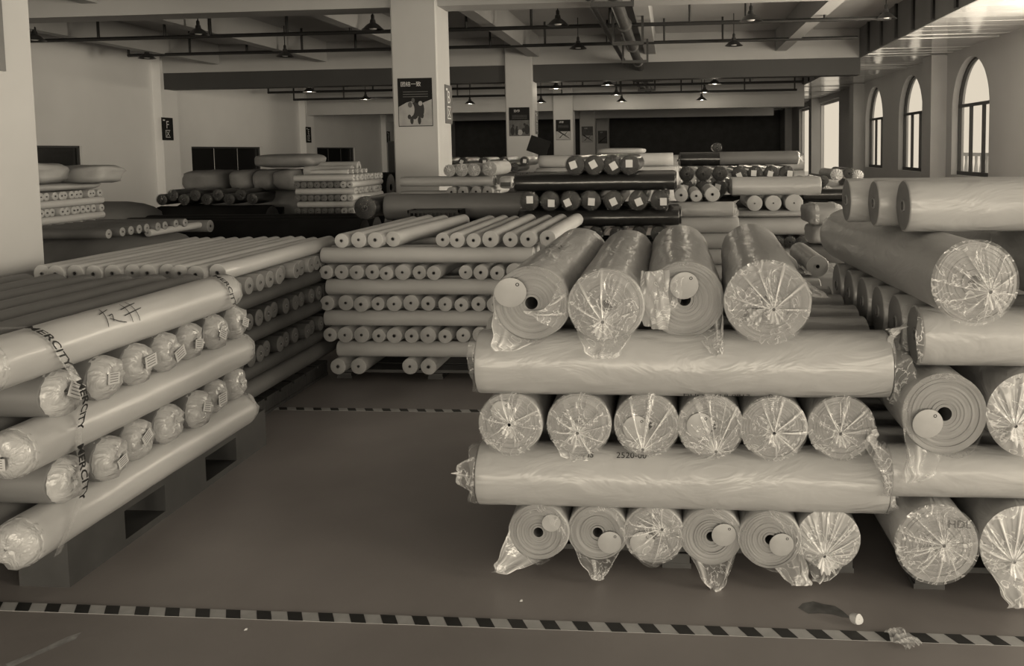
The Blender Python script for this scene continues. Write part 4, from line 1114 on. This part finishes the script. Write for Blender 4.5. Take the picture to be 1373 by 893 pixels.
thin((-4.2, 6.25, .99), 'y', .03, .72, 'single thin white roll lying under the row on the grey covered pile', G6, lod=0)

# dark low heap across the middle left
GD = 'dark rolls of the low heap before the wall'
for lay in range(4):
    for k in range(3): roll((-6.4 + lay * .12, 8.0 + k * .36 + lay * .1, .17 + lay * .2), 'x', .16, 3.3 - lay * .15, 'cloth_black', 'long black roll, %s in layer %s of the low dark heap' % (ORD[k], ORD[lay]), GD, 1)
for k in range(5): roll((-3.3, 8.9 + k * .36, .16 + .0), 'x', .16, .1 + 1.2, 'cloth_dark', 'black roll, %s on the floor beside the low dark heap' % ORD[k], GD, 1) if False else None
roll((-5.5, 7.75, .91), 'x', .06, .95, 'cloth_mid', 'single pale grey roll lying on the low dark heap', GD, 1)
dark_roll((-5.3, 7.6, .72), 'y', .09, 1.0, 'black filmed roll end jutting from the low dark heap', GD, False, 500)
for k in range(9): dark_roll((-6.9 + k * .16, 10.6, 1.02 + (k % 2) * .06), 'y', .075, 1.2, 'dark roll end, %s in the shaded row before the grey bundles' % ORD[k], GD, False, 510 + k)
for k in range(4): roll((-7.0, 10.7 + (k % 2) * .5, .24 + (k // 2) * .46), 'x', .23, 1.6, 'cloth_black', 'thick black roll, %s under the shaded row of dark ends' % ORD[k], GD, 1)
soft_bundle('fabric_bundle', (-7.6, 10.2, .0), (1.7, 1.1, 1.02), 'cloth_grey', 'low grey pile between the dark heap and the wall', seed=30, amp=.06)

# grey bundles and the fine grey stack under the second dark window
G7 = 'thin grey rolls of the stack before the poster column'
TS = 'of the fine grey stack'
soft_bundle('fabric_bundle', (-5.7, 11.6, .55), (1.9, 1.1, .56), 'cloth_grey', 'long plump grey bundle beside the fine grey stack', seed=31, amp=.05)
soft_bundle('fabric_bundle', (-5.7, 11.6, .0), (1.8, 1.1, .56), 'cloth_grey', 'lowest long grey bundle beside the fine grey stack', seed=35, amp=.05)
for k, x in enumerate((-6.65, -6.05, -5.72, -5.42)): soft_bundle('fabric_bundle', (x, 11.5, 1.1), (.62 if k == 0 else .34, .9, .3), 'cloth_grey', ['wide grey sack first in the row of sacks under the dark window', 'rounded grey sack second in the row under the dark window', 'rounded grey sack third in the row under the dark window', 'rounded grey sack last in the row under the dark window'][k], seed=36 + k, amp=.12)
soft_bundle('fabric_bundle', (-5.55, 11.6, 1.42), (.9, .7, .2), 'cloth_grey', 'grey pillow bundle lying crosswise on top of the sacks', seed=40, amp=.1)
for k in range(2): roll((-5.25, 11.45 + k * .25, 1.36 + k * .05), 'x', .085, .7, 'cloth_white', 'white %s roll on the grey sacks beside the fine stack' % ('front', 'rear')[k], G7, 1)
r7 = .042
for lay in range(11):
    z = .42 + r7 + lay * 2 * r7
    if lay % 2 == 0:
        for k in range(11): thin((-4.0 + RD.uniform(-.02, .02), 10.14 + k * .095, z), 'x', r7, .78, 'thin pale roll end, %s in aisle row %s up %s' % (ORD[k], ORD[lay // 2], TS), G7, 'cloth_mid' if lay < 4 else 'cloth_paper', lod=0, yaw=math.pi)
    else:
        for k in range(2): thin((-4.05 - k * .088, 10.08, z), 'y', r7, 1.1, 'thin pale lengthwise roll, %s in layer %s up %s' % (ORD[k], ORD[lay // 2], TS), G7, 'cloth_paper', lod=0)
        for k in range(7): thin((-4.22 - k * .088, 10.08, z), 'y', r7, 1.1, 'thin grey lengthwise roll, %s in layer %s up %s' % (ORD[k], ORD[lay // 2], TS), G7, 'cloth_grey', lod=0)
for k in range(5): thin((-4.15 + k * .0, 10.3 + k * .16, 1.345 + .03), 'x', .03, .5, 'tiny white roll end, %s on top %s' % (ORD[k], TS), G7, lod=0, yaw=math.pi)
pallet(-4.85, -4.0, 10.15, 11.2, .42, 'dark tall pallet under the fine grey stack')
# shapes by the far wall
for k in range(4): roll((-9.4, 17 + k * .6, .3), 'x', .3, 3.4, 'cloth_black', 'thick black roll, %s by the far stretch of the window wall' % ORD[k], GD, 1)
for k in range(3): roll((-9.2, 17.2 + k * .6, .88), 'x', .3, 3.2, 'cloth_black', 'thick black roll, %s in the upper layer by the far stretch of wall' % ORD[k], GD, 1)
cab = empty('cabinet', (-8.75, 26, 0), None, 'tall black cabinet far off beside the poster column', 'cabinet')
MB().box((-.28, -.3, 0), (.28, .3, 2.0)).build('body', M['dark_glass'], cab)
for s in (-1, 1): d = MB().box((-.13 + s * .135, -.33, .08), (.13 + s * .135, -.301, 1.95)).build('door', M['ink'], cab); MB().box((s * .02 - .01, -.345, .95), (s * .02 + .01, -.331, 1.1)).build('handle', M['pale'], d)

# ---------------------------------------------------------------- small things on the floor
d = MB().lathe([(.001,0),(.016,.0),(.017,.012),(.017,.03),(.012,.032),(.001,.03)], 14, wob=lambda a, h: 1 + .1 * math.sin(3 * a + h * 90)).build('paper_stub', M['sticker'], None, True)
d.location = (.6, 2.72, .018); d.rotation_euler = (1.3, .2, .5); tag(d, 'small pale paper stub lying on the floor behind the tape', 'litter')
rr = random.Random(9); vs = []
def crump(u, v):
    return ((u - .5) * .07 + .01 * math.sin(v * 9), (v - .5) * .1, .004 + .022 * abs(noise.noise(Vector((u * 4, v * 4, 1)))) + .006 * math.sin(u * 12 + v * 5) ** 2)
d = MB().grid(14, 16, crump).build('film_scrap', M['film_thick'], None, 'all'); d.location = (.735, 2.62, .003); d.rotation_euler = (0, 0, .5); tag(d, 'crumpled scrap of clear film stuck on the near hazard tape', 'litter')
for k, (x, y) in enumerate(((-.55, 2.78), (-1.45, 2.55))):
    d = MB().add([(0,0,0),(.012,.002,.001),(.01,.01,.004),(.001,.008,.002),(.005,.005,.006)], [(0,1,4),(1,2,4),(2,3,4),(3,0,4)]).build('paper_chip', M['sticker']); d.location = (x, y, .001); tag(d, ('tiny white chip on the floor before the front stack', 'tiny white chip on the floor in front of the near tape')[k], 'litter')
M['stain'] = mat('floor_stain', .07, .35, .4, 30)
M['streak'] = mat('floor_paint_streak', .30, .6, .3, 30)
# worn pale streak and dark spill on the concrete
for nm, pts, m_, lb in (('paint_streak', [(-2.12,2.33),(-2.09,2.31),(-2.05,2.38),(-1.99,2.47),(-2.0,2.51),(-2.03,2.48),(-2.07,2.4)], 'streak', 'pale worn paint streak on the floor at the near corner'), ('oil_stain', [(.43,2.8),(.45,2.83),(.49,2.845),(.52,2.83),(.56,2.82),(.58,2.79),(.6,2.745),(.57,2.75),(.54,2.765),(.5,2.77),(.46,2.765)], 'stain', 'small dark stain on the floor behind the paper stub')):
    o = MB().add([(x, y, .0006) for x, y in pts], [tuple(range(len(pts)))]).build(nm, M[m_]); tag(o, lb, 'stain')

# rolls buried inside the stacks that no view shows are left out
HIDDEN = {'thin_roll': [92, 118, 120, 121, 123, 124, 125, 126, 127, 128, 129, 131, 132, 133, 134, 135, 136, 137, 138, 139, 151, 152, 164, 165, 166, 176, 178, 179, 182, 183, 184, 185, 196, 197, 198, 199, 200, 201, 202, 203, 204, 205, 206, 207, 208, 209, 210, 211, 212, 213, 214, 215, 216, 217, 218, 219, 220, 221, 222, 223, 224, 225, 226, 227, 228, 229, 230, 231, 232, 233, 234, 235, 236, 237, 238, 239, 241, 242, 243, 244, 245, 246, 260, 261, 262, 263, 264, 265, 266]}
for kind, ids in HIDDEN.items():
    for i in ids:
        o = bpy.data.objects.get(kind + ('.%03d' % i if i else ''))
        for c in list(o.children_recursive) + [o]: bpy.data.objects.remove(c, do_unlink=True)
